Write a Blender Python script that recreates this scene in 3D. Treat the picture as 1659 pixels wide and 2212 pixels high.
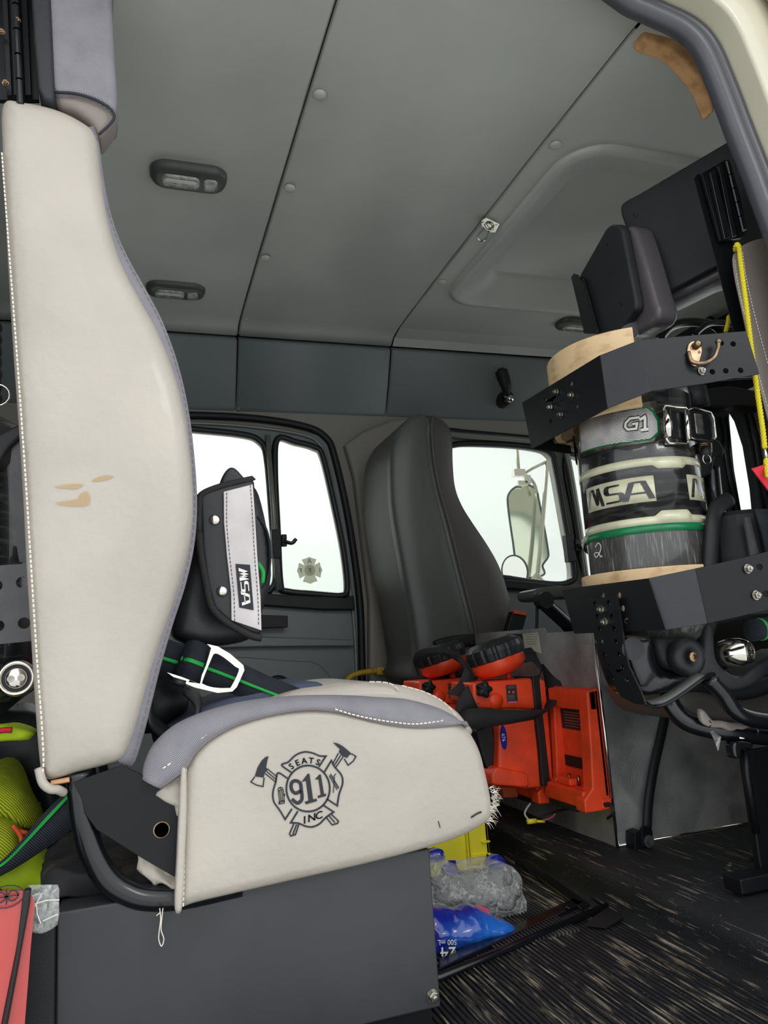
import bpy, bmesh, math, random
import numpy as np
from mathutils import Vector, Matrix, noise
from mathutils.geometry import tessellate_polygon
random.seed(7)
for o in list(bpy.data.objects): bpy.data.objects.remove(o, do_unlink=True)
SC = bpy.context.scene
COL = SC.collection
# ------------------------------------------------------------------ camera
FPX, CX, CY = 1600.0, 829.5, 1106.0
def _n(v):
    v = np.array(v, float); return v/np.linalg.norm(v)
_Yc = _n((-536, 323, 1600)); _Zr = np.array((-598, -8920, 1600.)); _Zc = _n(_Zr-_Zr.dot(_Yc)*_Yc); _Xc = np.cross(_Yc, _Zc)
ROT = np.array([_Xc, _Yc, _Zc]); CAM = np.array([0, 0, .5])
cam = bpy.data.cameras.new('camera'); camo = bpy.data.objects.new('camera', cam); COL.objects.link(camo)
cam.sensor_fit = 'VERTICAL'; cam.sensor_height = 36.0; cam.lens = FPX/2212*36; cam.clip_start = .02; cam.clip_end = 100
r_, u_, b_ = ROT@np.array((1, 0, 0)), ROT@np.array((0, -1, 0)), ROT@np.array((0, 0, -1))
camo.matrix_world = Matrix(((r_[0], u_[0], b_[0], CAM[0]), (r_[1], u_[1], b_[1], CAM[1]), (r_[2], u_[2], b_[2], CAM[2]), (0, 0, 0, 1)))
SC.camera = camo
# ------------------------------------------------------------------ world, lights, exposure
w = bpy.data.worlds.new('world'); SC.world = w; w.use_nodes = True
w.node_tree.nodes['Background'].inputs[0].default_value = (.93, .97, 1, 1)
w.node_tree.nodes['Background'].inputs[1].default_value = 1.4
SC.view_settings.view_transform = 'Standard'; SC.view_settings.look = 'None'; SC.view_settings.gamma = 1
SC.view_settings.use_curve_mapping = False
SC.view_settings.exposure = 0.08
def area(name, loc, target, sx, sy, power, color=(1, 1, 1)):
    l = bpy.data.lights.new(name, 'AREA'); l.shape = 'RECTANGLE'; l.size = sx; l.size_y = sy; l.energy = power; l.color = color
    o = bpy.data.objects.new(name, l); COL.objects.link(o); o.location = loc
    o.rotation_euler = (Vector(target)-Vector(loc)).to_track_quat('-Z', 'Y').to_euler(); return o
area('bay_light', (-.9, -1.9, 2.6), (.2, 1.0, .7), 1.6, .5, 9, (1, .985, .95))
area('bay_light', (1.6, -2.2, 2.4), (.7, 1.2, .6), 1.2, .5, 20, (1, .98, .94))
area('bay_light', (.5, 4.6, 3.2), (.8, 2.2, .9), 2.5, .6, 130, (.95, 1, .97))
# ------------------------------------------------------------------ materials
def lin(c):
    return tuple(((x/255)/12.92 if x/255 <= .04045 else ((x/255+.055)/1.055)**2.4) for x in c)
def mat(name, c, rough=.5, metal=0, bump=0, scale=60, var=0, vscale=6, spec=.5, coat=0, detail=4, c2=None, stretch=(1, 1, 1), thr=None, alpha=None, trans=0, emit=0):
    m = bpy.data.materials.new(name); m.use_nodes = True; nt = m.node_tree; N = nt.nodes; L = nt.links
    b = N['Principled BSDF']; b.inputs['Base Color'].default_value = (*lin(c), 1)
    b.inputs['Roughness'].default_value = rough; b.inputs['Metallic'].default_value = metal
    b.inputs['Specular IOR Level'].default_value = spec; b.inputs['Coat Weight'].default_value = coat
    if trans: b.inputs['Transmission Weight'].default_value = trans
    if alpha is not None: b.inputs['Alpha'].default_value = alpha
    tc = N.new('ShaderNodeTexCoord'); mp = N.new('ShaderNodeMapping'); mp.inputs['Scale'].default_value = stretch
    L.new(tc.outputs['Object'], mp.inputs[0])
    if bump:
        n = N.new('ShaderNodeTexNoise'); n.inputs['Scale'].default_value = scale; n.inputs['Detail'].default_value = detail
        L.new(mp.outputs[0], n.inputs['Vector']); bp = N.new('ShaderNodeBump'); bp.inputs['Strength'].default_value = bump
        bp.inputs['Distance'].default_value = .002; L.new(n.outputs['Fac'], bp.inputs['Height']); L.new(bp.outputs[0], b.inputs['Normal'])
    if var or c2:
        n = N.new('ShaderNodeTexNoise'); n.inputs['Scale'].default_value = vscale; n.inputs['Detail'].default_value = 6
        L.new(mp.outputs[0], n.inputs['Vector']); cr = N.new('ShaderNodeValToRGB')
        c2 = c2 or tuple(max(0, x*(1-var)) for x in c)
        a0, a1 = thr or (.35, .65)
        cr.color_ramp.elements[0].position = a0; cr.color_ramp.elements[1].position = a1
        cr.color_ramp.elements[0].color = (*lin(c), 1); cr.color_ramp.elements[1].color = (*lin(c2), 1)
        L.new(n.outputs['Fac'], cr.inputs[0]); L.new(cr.outputs[0], b.inputs['Base Color'])
    if emit: b.inputs['Emission Color'].default_value = (*lin(c), 1); b.inputs['Emission Strength'].default_value = emit
    return m
def weave(name, c, c2, scale=900, rough=.8, bump=.5, axes='XYZ'):
    m = mat(name, c, rough, spec=.2); nt = m.node_tree; N = nt.nodes; L = nt.links; b = N['Principled BSDF']
    tc = N['Texture Coordinate']; ch = N.new('ShaderNodeTexWave'); ch.inputs['Scale'].default_value = scale; ch.bands_direction = 'DIAGONAL'
    L.new(tc.outputs['Object'], ch.inputs['Vector']); n = N.new('ShaderNodeTexNoise'); n.inputs['Scale'].default_value = 30
    L.new(tc.outputs['Object'], n.inputs['Vector'])
    ad = N.new('ShaderNodeMath'); ad.operation = 'MULTIPLY'; L.new(ch.outputs['Fac'], ad.inputs[0]); L.new(n.outputs['Fac'], ad.inputs[1])
    cr = N.new('ShaderNodeValToRGB'); cr.color_ramp.elements[0].color = (*lin(c2), 1); cr.color_ramp.elements[1].color = (*lin(c), 1); cr.color_ramp.elements[1].position = .5
    L.new(ad.outputs[0], cr.inputs[0]); L.new(cr.outputs[0], b.inputs['Base Color'])
    bp = N.new('ShaderNodeBump'); bp.inputs['Strength'].default_value = bump; bp.inputs['Distance'].default_value = .0006
    L.new(ch.outputs['Fac'], bp.inputs['Height']); L.new(bp.outputs[0], b.inputs['Normal'])
    return m
M = {}
M['vinyl'] = mat('cream_vinyl', (186, 177, 166), .42, bump=.55, scale=90, var=.07, vscale=5, coat=.12, detail=7)
M['stitch'] = mat('cream_thread', (232, 224, 208), .8)
M['darkthread'] = mat('black_thread', (34, 36, 44), .7)
M['greythread'] = mat('grey_thread', (120, 110, 112), .8)
M['fabric'] = weave('lavender_grey_fabric', (150, 147, 153), (118, 115, 122), 220)
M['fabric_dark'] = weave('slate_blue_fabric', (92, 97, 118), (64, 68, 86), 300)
M['headliner'] = mat('grey_headliner_vinyl', (196, 197, 192), .4, bump=.35, scale=26, var=.07, vscale=3, detail=9)
M['header'] = mat('teal_grey_header_vinyl', (112, 121, 121), .45, bump=.15, scale=300)
M['pillar'] = mat('taupe_grey_trim', (138, 134, 126), .5, bump=.15, scale=300)
M['black'] = mat('black_painted_steel', (15, 16, 20), .42, bump=.08, scale=500, spec=.3)
M['blackmatte'] = mat('matte_black_plastic', (17, 18, 21), .6, bump=.15, scale=400)
M['blackgloss'] = mat('glossy_black_tube', (15, 17, 22), .25, bump=.05, scale=40, coat=.25)
M['rubber'] = mat('black_rubber', (20, 21, 24), .55, bump=.2, scale=200)
M['shell'] = mat('charcoal_textured_plastic', (42, 43, 48), .55, bump=.3, scale=900, var=.2, vscale=9)
M['box'] = mat('charcoal_box_paint', (54, 54, 58), .5, bump=.05, scale=500, var=.14, vscale=7)
M['cream'] = mat('cream_body_paint', (205, 198, 176), .3, coat=.4, var=.05, vscale=4)
M['seal'] = mat('grey_rubber_seal', (70, 70, 76), .36, bump=.1, scale=80, stretch=(1, 1, 1))
M['chrome'] = mat('bright_chrome', (225, 220, 212), .12, 1)
M['steel'] = mat('zinc_steel', (190, 186, 175), .28, 1, var=.3, vscale=80)
M['brass'] = mat('aged_brass', (165, 140, 112), .3, 1, var=.3, vscale=60)
M['clear'] = mat('clear_lens', (200, 200, 190), .15, spec=.8, bump=.4, scale=300, var=.4, vscale=60)
M['wood'] = mat('tan_scuffed_liner', (222, 190, 146), .55, bump=.1, scale=60, c2=(186, 152, 108), vscale=26, thr=(.52, .72), stretch=(1, 1, 2))
M['orange'] = mat('orange_red_plastic', (255, 78, 36), .42, bump=.06, scale=300, var=.12, vscale=18)
M['orange2'] = mat('dull_orange_plastic', (190, 84, 34), .5)
M['yellow'] = mat('yellow_crate_plastic', (250, 238, 52), .45, bump=.1, scale=200)
M['yellowrail'] = mat('yellow_rail_paint', (206, 166, 38), .4, var=.2, vscale=40)
M['green'] = mat('green_stripe', (24, 160, 62), .7)
M['cylgreen'] = mat('green_band', (22, 122, 74), .3, var=.12, vscale=30)
M['hivis'] = weave('hi_vis_mesh', (186, 196, 40), (96, 110, 22), 130, bump=1)
M['hivis2'] = mat('hi_vis_cloth', (196, 226, 34), .7, bump=.5, scale=20)
M['hiorange'] = mat('orange_trim', (222, 84, 44), .7)
M['red'] = mat('red_webbing', (206, 36, 46), .7, bump=.5, scale=200)
M['cord'] = mat('yellow_cord', (222, 204, 28), .6, bump=1, scale=500)
M['white'] = mat('white_print', (232, 230, 222), .5)
M['reflect'] = mat('white_reflective_tape', (214, 206, 206), .45, bump=.3, scale=20, var=.12, vscale=14)
M['nylon'] = mat('black_nylon', (30, 31, 34), .5, bump=.7, scale=22, detail=6)
M['webbing'] = weave('charcoal_webbing', (58, 64, 72), (22, 25, 30), 230, bump=1)
M['binding'] = mat('black_binding', (34, 32, 33), .8, bump=.6, scale=300)
M['driver'] = mat('grey_seat_vinyl', (84, 87, 84), .42, bump=.5, scale=9, stretch=(1, 1, .25), var=.12, vscale=8)
M['driver_side'] = mat('dark_grey_seat_vinyl', (76, 73, 69), .5, bump=.25, scale=60)
M['tan'] = mat('tan_leather', (222, 170, 118), .65, bump=1, scale=30, c2=(160, 112, 74), vscale=22, thr=(.45, .7))
M['grey_leather'] = mat('taupe_leather', (134, 124, 118), .5, bump=.3, scale=200)
M['taupe'] = mat('grey_pad_vinyl', (96, 92, 96), .3, bump=.3, scale=60)
M['label'] = mat('label_cream', (214, 211, 180), .3, coat=.5, var=.1, vscale=30)
M['placard'] = mat('paper_label', (196, 190, 176), .6)
M['pink'] = mat('pink_print', (214, 90, 120), .4)
M['blue'] = mat('blue_printed_film', (26, 40, 150), .2, bump=.9, scale=14, coat=.6, c2=(36, 104, 200), vscale=5, thr=(.5, .62))
M['redpaper'] = mat('red_binder_cover', (186, 66, 62), .3, coat=.6)
M['dirtyglass'] = mat('hazy_glass', (235, 255, 245), .05, alpha=.12)
M['hole_shade'] = mat('recess_shade', (8, 8, 10), .8)  # near-black stands in for the shade inside openings
M['gasket'] = mat('window_gasket', (28, 31, 33), .45)
M['alu'] = mat('window_channel', (132, 134, 128), .35, .3)
M['baywall'] = mat('white_bay_wall', (236, 240, 232), .8, var=.03, vscale=1)
M['bayfloor'] = mat('pale_bay_floor', (214, 216, 210), .5)
M['lenscap'] = mat('lantern_bezel_rubber', (33, 34, 36), .45, bump=.2, scale=100)
M['cloth'] = mat('dark_crumpled_cloth', (38, 37, 40), .8, bump=1, scale=25, c2=(92, 84, 78), vscale=18, thr=(.5, .7))
M['galv'] = mat('grey_bracket_steel', (86, 84, 86), .5, .2, bump=.2, scale=200, var=.1, vscale=40)
def film(name, col, opac, rough=.12):
    m = bpy.data.materials.new(name); m.use_nodes = True; N = m.node_tree.nodes; L = m.node_tree.links
    b = N['Principled BSDF']; b.inputs['Base Color'].default_value = (*lin(col), 1); b.inputs['Roughness'].default_value = rough
    tc = N.new('ShaderNodeTexCoord'); n = N.new('ShaderNodeTexNoise'); n.inputs['Scale'].default_value = 30; n.inputs['Detail'].default_value = 5; L.new(tc.outputs['Object'], n.inputs['Vector'])
    va = N.new('ShaderNodeVectorMath'); va.operation = 'SCALE'; va.inputs[3].default_value = .09; L.new(n.outputs['Color'], va.inputs[0])
    vb = N.new('ShaderNodeVectorMath'); vb.operation = 'ADD'; L.new(va.outputs[0], vb.inputs[0]); L.new(tc.outputs['Object'], vb.inputs[1])
    v = N.new('ShaderNodeTexVoronoi'); v.feature = 'DISTANCE_TO_EDGE'; v.inputs['Scale'].default_value = 17; L.new(vb.outputs[0], v.inputs['Vector'])
    mr = N.new('ShaderNodeMapRange'); mr.inputs[1].default_value = 0; mr.inputs[2].default_value = .045; mr.inputs[3].default_value = min(1, opac*1.7); mr.inputs[4].default_value = opac*.8
    L.new(v.outputs['Distance'], mr.inputs[0]); L.new(mr.outputs[0], b.inputs['Alpha'])
    bp = N.new('ShaderNodeBump'); bp.inputs['Strength'].default_value = 1; bp.inputs['Distance'].default_value = .02; L.new(v.outputs['Distance'], bp.inputs['Height']); L.new(bp.outputs[0], b.inputs['Normal'])
    return m
M['film'] = film('clear_crinkled_film', (205, 208, 205), .45)
M['sleeve'] = film('clear_plastic_sleeve', (210, 214, 216), .28)
def swirl():
    m = mat('swirl_brushed_aluminium', (150, 151, 150), .34, .4); N = m.node_tree.nodes; L = m.node_tree.links; b = N['Principled BSDF']
    tc = N['Texture Coordinate']; v = N.new('ShaderNodeTexVoronoi'); v.inputs['Scale'].default_value = 7.5; L.new(tc.outputs['Object'], v.inputs['Vector'])
    mu = N.new('ShaderNodeMath'); mu.operation = 'MULTIPLY'; mu.inputs[1].default_value = 260; L.new(v.outputs['Distance'], mu.inputs[0])
    si = N.new('ShaderNodeMath'); si.operation = 'SINE'; L.new(mu.outputs[0], si.inputs[0])
    bp = N.new('ShaderNodeBump'); bp.inputs['Strength'].default_value = .18; bp.inputs['Distance'].default_value = .0008; L.new(si.outputs[0], bp.inputs['Height']); L.new(bp.outputs[0], b.inputs['Normal'])
    n = N.new('ShaderNodeTexNoise'); n.inputs['Scale'].default_value = 9; n.inputs['Detail'].default_value = 7; L.new(tc.outputs['Object'], n.inputs['Vector'])
    sp = N.new('ShaderNodeSeparateColor'); L.new(v.outputs['Color'], sp.inputs[0])
    mx = N.new('ShaderNodeMath'); mx.operation = 'MULTIPLY_ADD'; L.new(sp.outputs[0], mx.inputs[0]); mx.inputs[1].default_value = .3; mx.inputs[2].default_value = .2
    ad = N.new('ShaderNodeMath'); ad.operation = 'MULTIPLY_ADD'; L.new(n.outputs['Fac'], ad.inputs[0]); ad.inputs[1].default_value = .25; L.new(mx.outputs[0], ad.inputs[2])
    L.new(ad.outputs[0], b.inputs['Roughness'])
    cr = N.new('ShaderNodeValToRGB'); cr.color_ramp.elements[0].color = (*lin((118, 118, 118)), 1); cr.color_ramp.elements[1].color = (*lin((186, 186, 184)), 1)
    cr.color_ramp.elements[0].position = .4; cr.color_ramp.elements[1].position = .8
    mm = N.new('ShaderNodeMath'); mm.operation = 'MULTIPLY_ADD'; L.new(sp.outputs[1], mm.inputs[0]); mm.inputs[1].default_value = .22; L.new(n.outputs['Fac'], mm.inputs[2])
    m2 = N.new('ShaderNodeMath'); m2.operation = 'MULTIPLY_ADD'; L.new(si.outputs[0], m2.inputs[0]); m2.inputs[1].default_value = .03; L.new(mm.outputs[0], m2.inputs[2])
    v.feature = 'SMOOTH_F1'; v.inputs['Smoothness'].default_value = .15
    L.new(m2.outputs[0], cr.inputs[0]); L.new(cr.outputs[0], b.inputs['Base Color']); return m
M['swirl'] = swirl()
def cylmat():
    m = mat('scratched_carbon_wrap', (62, 62, 60), .3, coat=.5, spec=.6); N = m.node_tree.nodes; L = m.node_tree.links; b = N['Principled BSDF']
    tc = N['Texture Coordinate']; outs = []
    for rx, sc, st in ((.35, 110, (1, 1, .07)), (-.5, 120, (1, 1, .08)), (1.45, 100, (1, 1, .08))):
        mp = N.new('ShaderNodeMapping'); mp.inputs['Rotation'].default_value = (0, rx, 0); mp.inputs['Scale'].default_value = st; L.new(tc.outputs['Object'], mp.inputs[0])
        n = N.new('ShaderNodeTexNoise'); n.inputs['Scale'].default_value = sc*3; n.inputs['Detail'].default_value = 3; L.new(mp.outputs[0], n.inputs['Vector'])
        cr = N.new('ShaderNodeMapRange'); cr.inputs[1].default_value = .58; cr.inputs[2].default_value = .95; L.new(n.outputs['Fac'], cr.inputs[0]); outs.append(cr.outputs[0])
    a = N.new('ShaderNodeMath'); a.operation = 'ADD'; L.new(outs[0], a.inputs[0]); L.new(outs[1], a.inputs[1])
    a2 = N.new('ShaderNodeMath'); a2.operation = 'ADD'; L.new(a.outputs[0], a2.inputs[0]); L.new(outs[2], a2.inputs[1])
    mx = N.new('ShaderNodeMix'); mx.data_type = 'RGBA'; L.new(a2.outputs[0], mx.inputs[0]); mx.clamp_factor = True
    mx.inputs[6].default_value = (*lin((64, 64, 62)), 1); mx.inputs[7].default_value = (*lin((160, 158, 152)), 1); L.new(mx.outputs[2], b.inputs['Base Color']); return m
M['carbon'] = cylmat()
M['cyldark'] = mat('black_scuffed_label', (32, 32, 34), .25, coat=.6, c2=(84, 84, 80), vscale=22, thr=(.5, .8), stretch=(1, 1, 5))
def floormat(name, lo, hi, patch=.5):
    m = mat(name, (30, 31, 34), .6, spec=.4); N = m.node_tree.nodes; L = m.node_tree.links; b = N['Principled BSDF']
    tc = N['Texture Coordinate']; mp = N.new('ShaderNodeMapping'); mp.inputs['Scale'].default_value = (1, .045, 1); L.new(tc.outputs['Object'], mp.inputs[0])
    n = N.new('ShaderNodeTexNoise'); n.inputs['Scale'].default_value = 210; n.inputs['Detail'].default_value = 3; L.new(mp.outputs[0], n.inputs['Vector'])
    n2 = N.new('ShaderNodeTexNoise'); n2.inputs['Scale'].default_value = 9; n2.inputs['Detail'].default_value = 8; n2.inputs['Roughness'].default_value = .7; L.new(tc.outputs['Object'], n2.inputs['Vector'])
    n3 = N.new('ShaderNodeTexNoise'); n3.inputs['Scale'].default_value = 300; n3.inputs['Detail'].default_value = 3; L.new(tc.outputs['Object'], n3.inputs['Vector'])
    mu = N.new('ShaderNodeMath'); mu.operation = 'MULTIPLY_ADD'; L.new(n2.outputs['Fac'], mu.inputs[0]); mu.inputs[1].default_value = patch; L.new(n.outputs['Fac'], mu.inputs[2])
    r1 = N.new('ShaderNodeMapRange'); r1.inputs[1].default_value = lo; r1.inputs[2].default_value = hi; L.new(mu.outputs[0], r1.inputs[0])
    r2 = N.new('ShaderNodeMapRange'); r2.inputs[1].default_value = .70; r2.inputs[2].default_value = .76; L.new(n3.outputs['Fac'], r2.inputs[0])
    mx = N.new('ShaderNodeMath'); mx.operation = 'MAXIMUM'; L.new(r1.outputs[0], mx.inputs[0]); L.new(r2.outputs[0], mx.inputs[1])
    c = N.new('ShaderNodeMix'); c.data_type = 'RGBA'; L.new(mx.outputs[0], c.inputs[0]); c.inputs[6].default_value = (*lin((30, 31, 34)), 1); c.inputs[7].default_value = (*lin((172, 158, 138)), 1)
    L.new(c.outputs[2], b.inputs['Base Color'])
    bp = N.new('ShaderNodeBump'); bp.inputs['Strength'].default_value = .5; bp.inputs['Distance'].default_value = .002; L.new(n3.outputs['Fac'], bp.inputs['Height']); L.new(bp.outputs[0], b.inputs['Normal']); return m
M['mat'] = floormat('dirty_black_rubber_mat', .81, .98); M['mat2'] = floormat('draped_black_rubber_mat', .86, 1.02)
# ------------------------------------------------------------------ geometry helpers
def ray(px, py): return ROT@np.array(((px-CX)/FPX, (py-CY)/FPX, 1.))
def P(px, py, X=None, Y=None, Z=None):
    r = ray(px, py)
    t = (Y-CAM[1])/r[1] if Y is not None else (X-CAM[0])/r[0] if X is not None else (Z-CAM[2])/r[2]
    return Vector(CAM+r*t)
def PP(pts, **k): return [P(x, y, **k) for x, y in pts]
def Pv(px, py, p0, nrm):                       # point on a plane through p0 with normal nrm
    r = Vector(ray(px, py)); c = Vector(CAM); return c+r*((Vector(p0)-c).dot(nrm)/r.dot(nrm))
def cr(pts, n=6, closed=False):                # Catmull-Rom
    pts = [Vector(p) if len(p) == 3 else Vector((*p, 0)) for p in pts]; two = True
    out = []; m = len(pts)
    rng = range(m) if closed else range(m-1)
    for i in rng:
        p1, p2 = pts[i], pts[(i+1) % m]
        p0 = pts[(i-1) % m] if (closed or i > 0) else p1*2-p2
        p3 = pts[(i+2) % m] if (closed or i < m-2) else p2*2-p1
        for k in range(n):
            t = k/n
            out.append(.5*((2*p1)+(-p0+p2)*t+(2*p0-5*p1+4*p2-p3)*t*t+(-p0+3*p1-3*p2+p3)*t**3))
    if not closed: out.append(pts[-1])
    return out
def cr2(pts, n=6, closed=False): return [(p.x, p.y) for p in cr(pts, n, closed)]
def root_of(o):
    while o.parent: o = o.parent
    return o
def ob(name, geo, m, parent=None, smooth=False, bevel=0, seg=2, sub=0, label=None, solid=0, ang=.6):
    V, Fc = geo; off = root_of(parent).location if parent else Vector((0, 0, 0))
    me = bpy.data.meshes.new(name); me.from_pydata([tuple(Vector(v)-off) for v in V], [], [list(f) for f in Fc]); me.validate()
    bm = bmesh.new(); bm.from_mesh(me); bmesh.ops.recalc_face_normals(bm, faces=bm.faces); bm.to_mesh(me); bm.free()
    ms = m if isinstance(m, list) else [m]
    for x in ms: me.materials.append(M[x])
    if smooth:
        for p in me.polygons: p.use_smooth = True
    o = bpy.data.objects.new(name, me); COL.objects.link(o); o.parent = parent
    if solid: s = o.modifiers.new('solid', 'SOLIDIFY'); s.thickness = solid; s.offset = 0
    if bevel: b = o.modifiers.new('bevel', 'BEVEL'); b.width = bevel; b.segments = seg; b.limit_method = 'ANGLE'; b.angle_limit = ang
    if bevel and not smooth:
        for p in me.polygons: p.use_smooth = True
        b.harden_normals = True
    if sub: s = o.modifiers.new('sub', 'SUBSURF'); s.levels = sub; s.render_levels = sub
    if label: o['label'] = label
    return o
def thing(name, label, cat, loc, group=None):
    o = bpy.data.objects.new(name, None); COL.objects.link(o); o.location = loc; o.empty_display_size = .05
    o['label'] = label; o['category'] = cat
    if group: o['group'] = group
    return o
def tag(o, label, cat, group=None, kind=None):
    o['label'] = label; o['category'] = cat
    if group: o['group'] = group
    if kind: o['kind'] = kind
    return o
def base(o):                                    # move a one-mesh thing's origin to its base
    me = o.data; vs = [v.co for v in me.vertices]
    c = Vector((sum(v.x for v in vs)/len(vs), sum(v.y for v in vs)/len(vs), min(v.z for v in vs)))
    me.transform(Matrix.Translation(-c)); o.location = c
    for ch in bpy.data.objects:
        if ch.parent == o: ch.data.transform(Matrix.Translation(-c))
    return o
def st(o): o['kind'] = 'structure'; return o
def merge(*gs):
    V = []; Fc = []
    for v, f in gs:
        k = len(V); V += list(v); Fc += [[i+k for i in q] for q in f]
    return V, Fc
def box(a, b):
    x0, y0, z0 = a; x1, y1, z1 = b
    V = [Vector(p) for p in ((x0, y0, z0), (x1, y0, z0), (x1, y1, z0), (x0, y1, z0), (x0, y0, z1), (x1, y0, z1), (x1, y1, z1), (x0, y1, z1))]
    return V, [(0, 3, 2, 1), (4, 5, 6, 7), (0, 1, 5, 4), (1, 2, 6, 5), (2, 3, 7, 6), (3, 0, 4, 7)]
def prism(poly, vec, holes=()):
    poly = [Vector(p) for p in poly]; vec = Vector(vec); n = len(poly)
    if not holes:
        V = poly+[p+vec for p in poly]
        return V, [list(range(n))[::-1], list(range(n, 2*n))]+[(i, (i+1) % n, n+(i+1) % n, n+i) for i in range(n)]
    loops = [poly]+[[Vector(p) for p in h] for h in holes]
    tri = tessellate_polygon(loops); flat = [p for l in loops for p in l]; N = len(flat)
    V = flat+[p+vec for p in flat]; F = [list(t) for t in tri]+[[i+N for i in t][::-1] for t in tri]; k = 0
    for l in loops:
        m = len(l); F += [(k+i, k+(i+1) % m, N+k+(i+1) % m, N+k+i) for i in range(m)]; k += m
    return V, F
def resample(pts, d, closed=True):
    pts = [Vector(p) for p in pts]; 
    if closed: pts = pts+[pts[0]]
    L = [0]
    for a, b in zip(pts, pts[1:]): L.append(L[-1]+(b-a).length)
    n = max(8 if closed else 2, int(L[-1]/d)); out = []; j = 0
    for k in range(n if closed else n+1):
        s = L[-1]*k/n
        while j < len(L)-2 and L[j+1] < s: j += 1
        t = (s-L[j])/max(1e-9, L[j+1]-L[j]); out.append(pts[j].lerp(pts[j+1], min(1, t)))
    return out
def pillow(outline, vec, r=.015, r2=.004, d=.008, seg=5, bulge=0):
    """closed planar outline extruded along vec (away from the viewer); near face domed from a rounded rim (r), far rim rounded (r2)"""
    pts = resample(outline, d); n = len(pts); vec = Vector(vec); dn = vec.normalized(); T = vec.length
    c = sum(pts, Vector())/n; nr = Vector()
    for i in range(n): nr += (pts[i]-c).cross(pts[(i+1) % n]-c)
    nr.normalize(); ux = (pts[1]-pts[0]).normalized(); uy = nr.cross(ux).normalized()
    q = np.array([((p-c).dot(ux), (p-c).dot(uy)) for p in pts]); off0 = [(p-c).dot(nr) for p in pts]
    A = q; B = np.roll(q, -1, 0); AB = B-A; L2 = (AB**2).sum(1)+1e-12
    def dist(X):
        t = np.clip(((X[:, None]-A)*AB).sum(2)/L2, 0, 1); D = np.sqrt(((A+t[..., None]*AB-X[:, None])**2).sum(2)); return D.min(1)
    def inside(X):
        c1 = (A[:, 1] > X[:, None, 1]) != (B[:, 1] > X[:, None, 1]); xx = A[:, 0]+(X[:, None, 1]-A[:, 1])*AB[:, 0]/(AB[:, 1]+1e-15)
        return ((c1 & (X[:, None, 0] < xx)).sum(1) % 2) == 1
    tn = np.roll(q, -1, 0)-np.roll(q, 1, 0); tn /= np.linalg.norm(tn, axis=1)[:, None]+1e-12; nn = np.stack([-tn[:, 1], tn[:, 0]], 1)
    extra = []
    for k in range(1, seg+1):
        a = r*(1-math.cos(math.pi/2*k/seg)); X = q+nn*a; ok = inside(X) & (dist(X) > a*.93); X = X[ok]
        if a > d and len(X): X = X[::2] if k % 2 else X[1::2]
        extra.append(X)
    g = d*1.6; lo = q.min(0); hi = q.max(0); gx, gy = np.meshgrid(np.arange(lo[0], hi[0], g), np.arange(lo[1], hi[1], g)); gx[::2] += g/2
    X = np.stack([gx.ravel(), gy.ravel()], 1)
    if len(X): X = X[inside(X)]
    if len(X): X = X[dist(X) > r+g*.45]
    extra.append(X); E = np.concatenate([e for e in extra if len(e)] or [np.zeros((0, 2))])
    allp = [Vector(x) for x in q]+[Vector(x) for x in E]
    from mathutils.geometry import delaunay_2d_cdt
    v2, _, f2, ov, _, _ = delaunay_2d_cdt(allp, [(i, (i+1) % n) for i in range(n)], [], 1, 1e-7)
    W = np.array([(v.x, v.y) for v in v2]); D = dist(W); V = []
    for w_, dd in zip(W, D):
        h = r-math.sqrt(max(0, r*r-(r-dd)**2)) if dd < r else 0
        if bulge and dd > r*.5: h -= bulge[0]*math.sin(math.pi/2*min(1, (dd-r*.5)/bulge[1]))
        V.append(c+ux*w_[0]+uy*w_[1]+dn*h)
    F = [list(f) for f in f2]; idx = {}
    for j, o_ in enumerate(ov):
        for i in o_:
            if i < n: idx[i] = j
    rim = [idx.get(i, 0) for i in range(n)]
    c3 = [V[j].copy() for j in rim]; c3 = [pts[i]+dn*r for i in range(n)]
    rings = []
    nor = [ux*nn[i][0]+uy*nn[i][1] for i in range(n)]
    if r2 > 0:
        for k in range(4):
            a = math.pi/2*k/3; rings.append([pts[i]+nor[i]*r2*(1-math.cos(a))+dn*(T-r2+r2*math.sin(a)) for i in range(n)])
    else: rings.append([p+dn*T for p in pts])
    base_ = len(V); V += [p for rg in rings for p in rg]; m = len(rings)
    F += [(rim[i], rim[(i+1) % n], base_+(i+1) % n, base_+i) for i in range(n)]
    for k in range(m-1): F += [(base_+k*n+i, base_+k*n+(i+1) % n, base_+(k+1)*n+(i+1) % n, base_+(k+1)*n+i) for i in range(n)]
    F.append([base_+(m-1)*n+i for i in range(n)][::-1]); return V, F
def frames(pts, closed=False):
    T = []; n = len(pts)
    for i in range(n):
        a = pts[i-1] if (i > 0 or closed) else pts[i]; b = pts[(i+1) % n] if (i < n-1 or closed) else pts[i]
        T.append((b-a).normalized())
    up = Vector((0, 0, 1)) if abs(T[0].z) < .9 else Vector((1, 0, 0)); N = []
    u = (up-T[0]*up.dot(T[0])).normalized()
    for t in T:
        u = (u-t*u.dot(t)); u = u.normalized() if u.length > 1e-6 else Vector((1, 0, 0)); N.append(u.copy())
    return T, N
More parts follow.
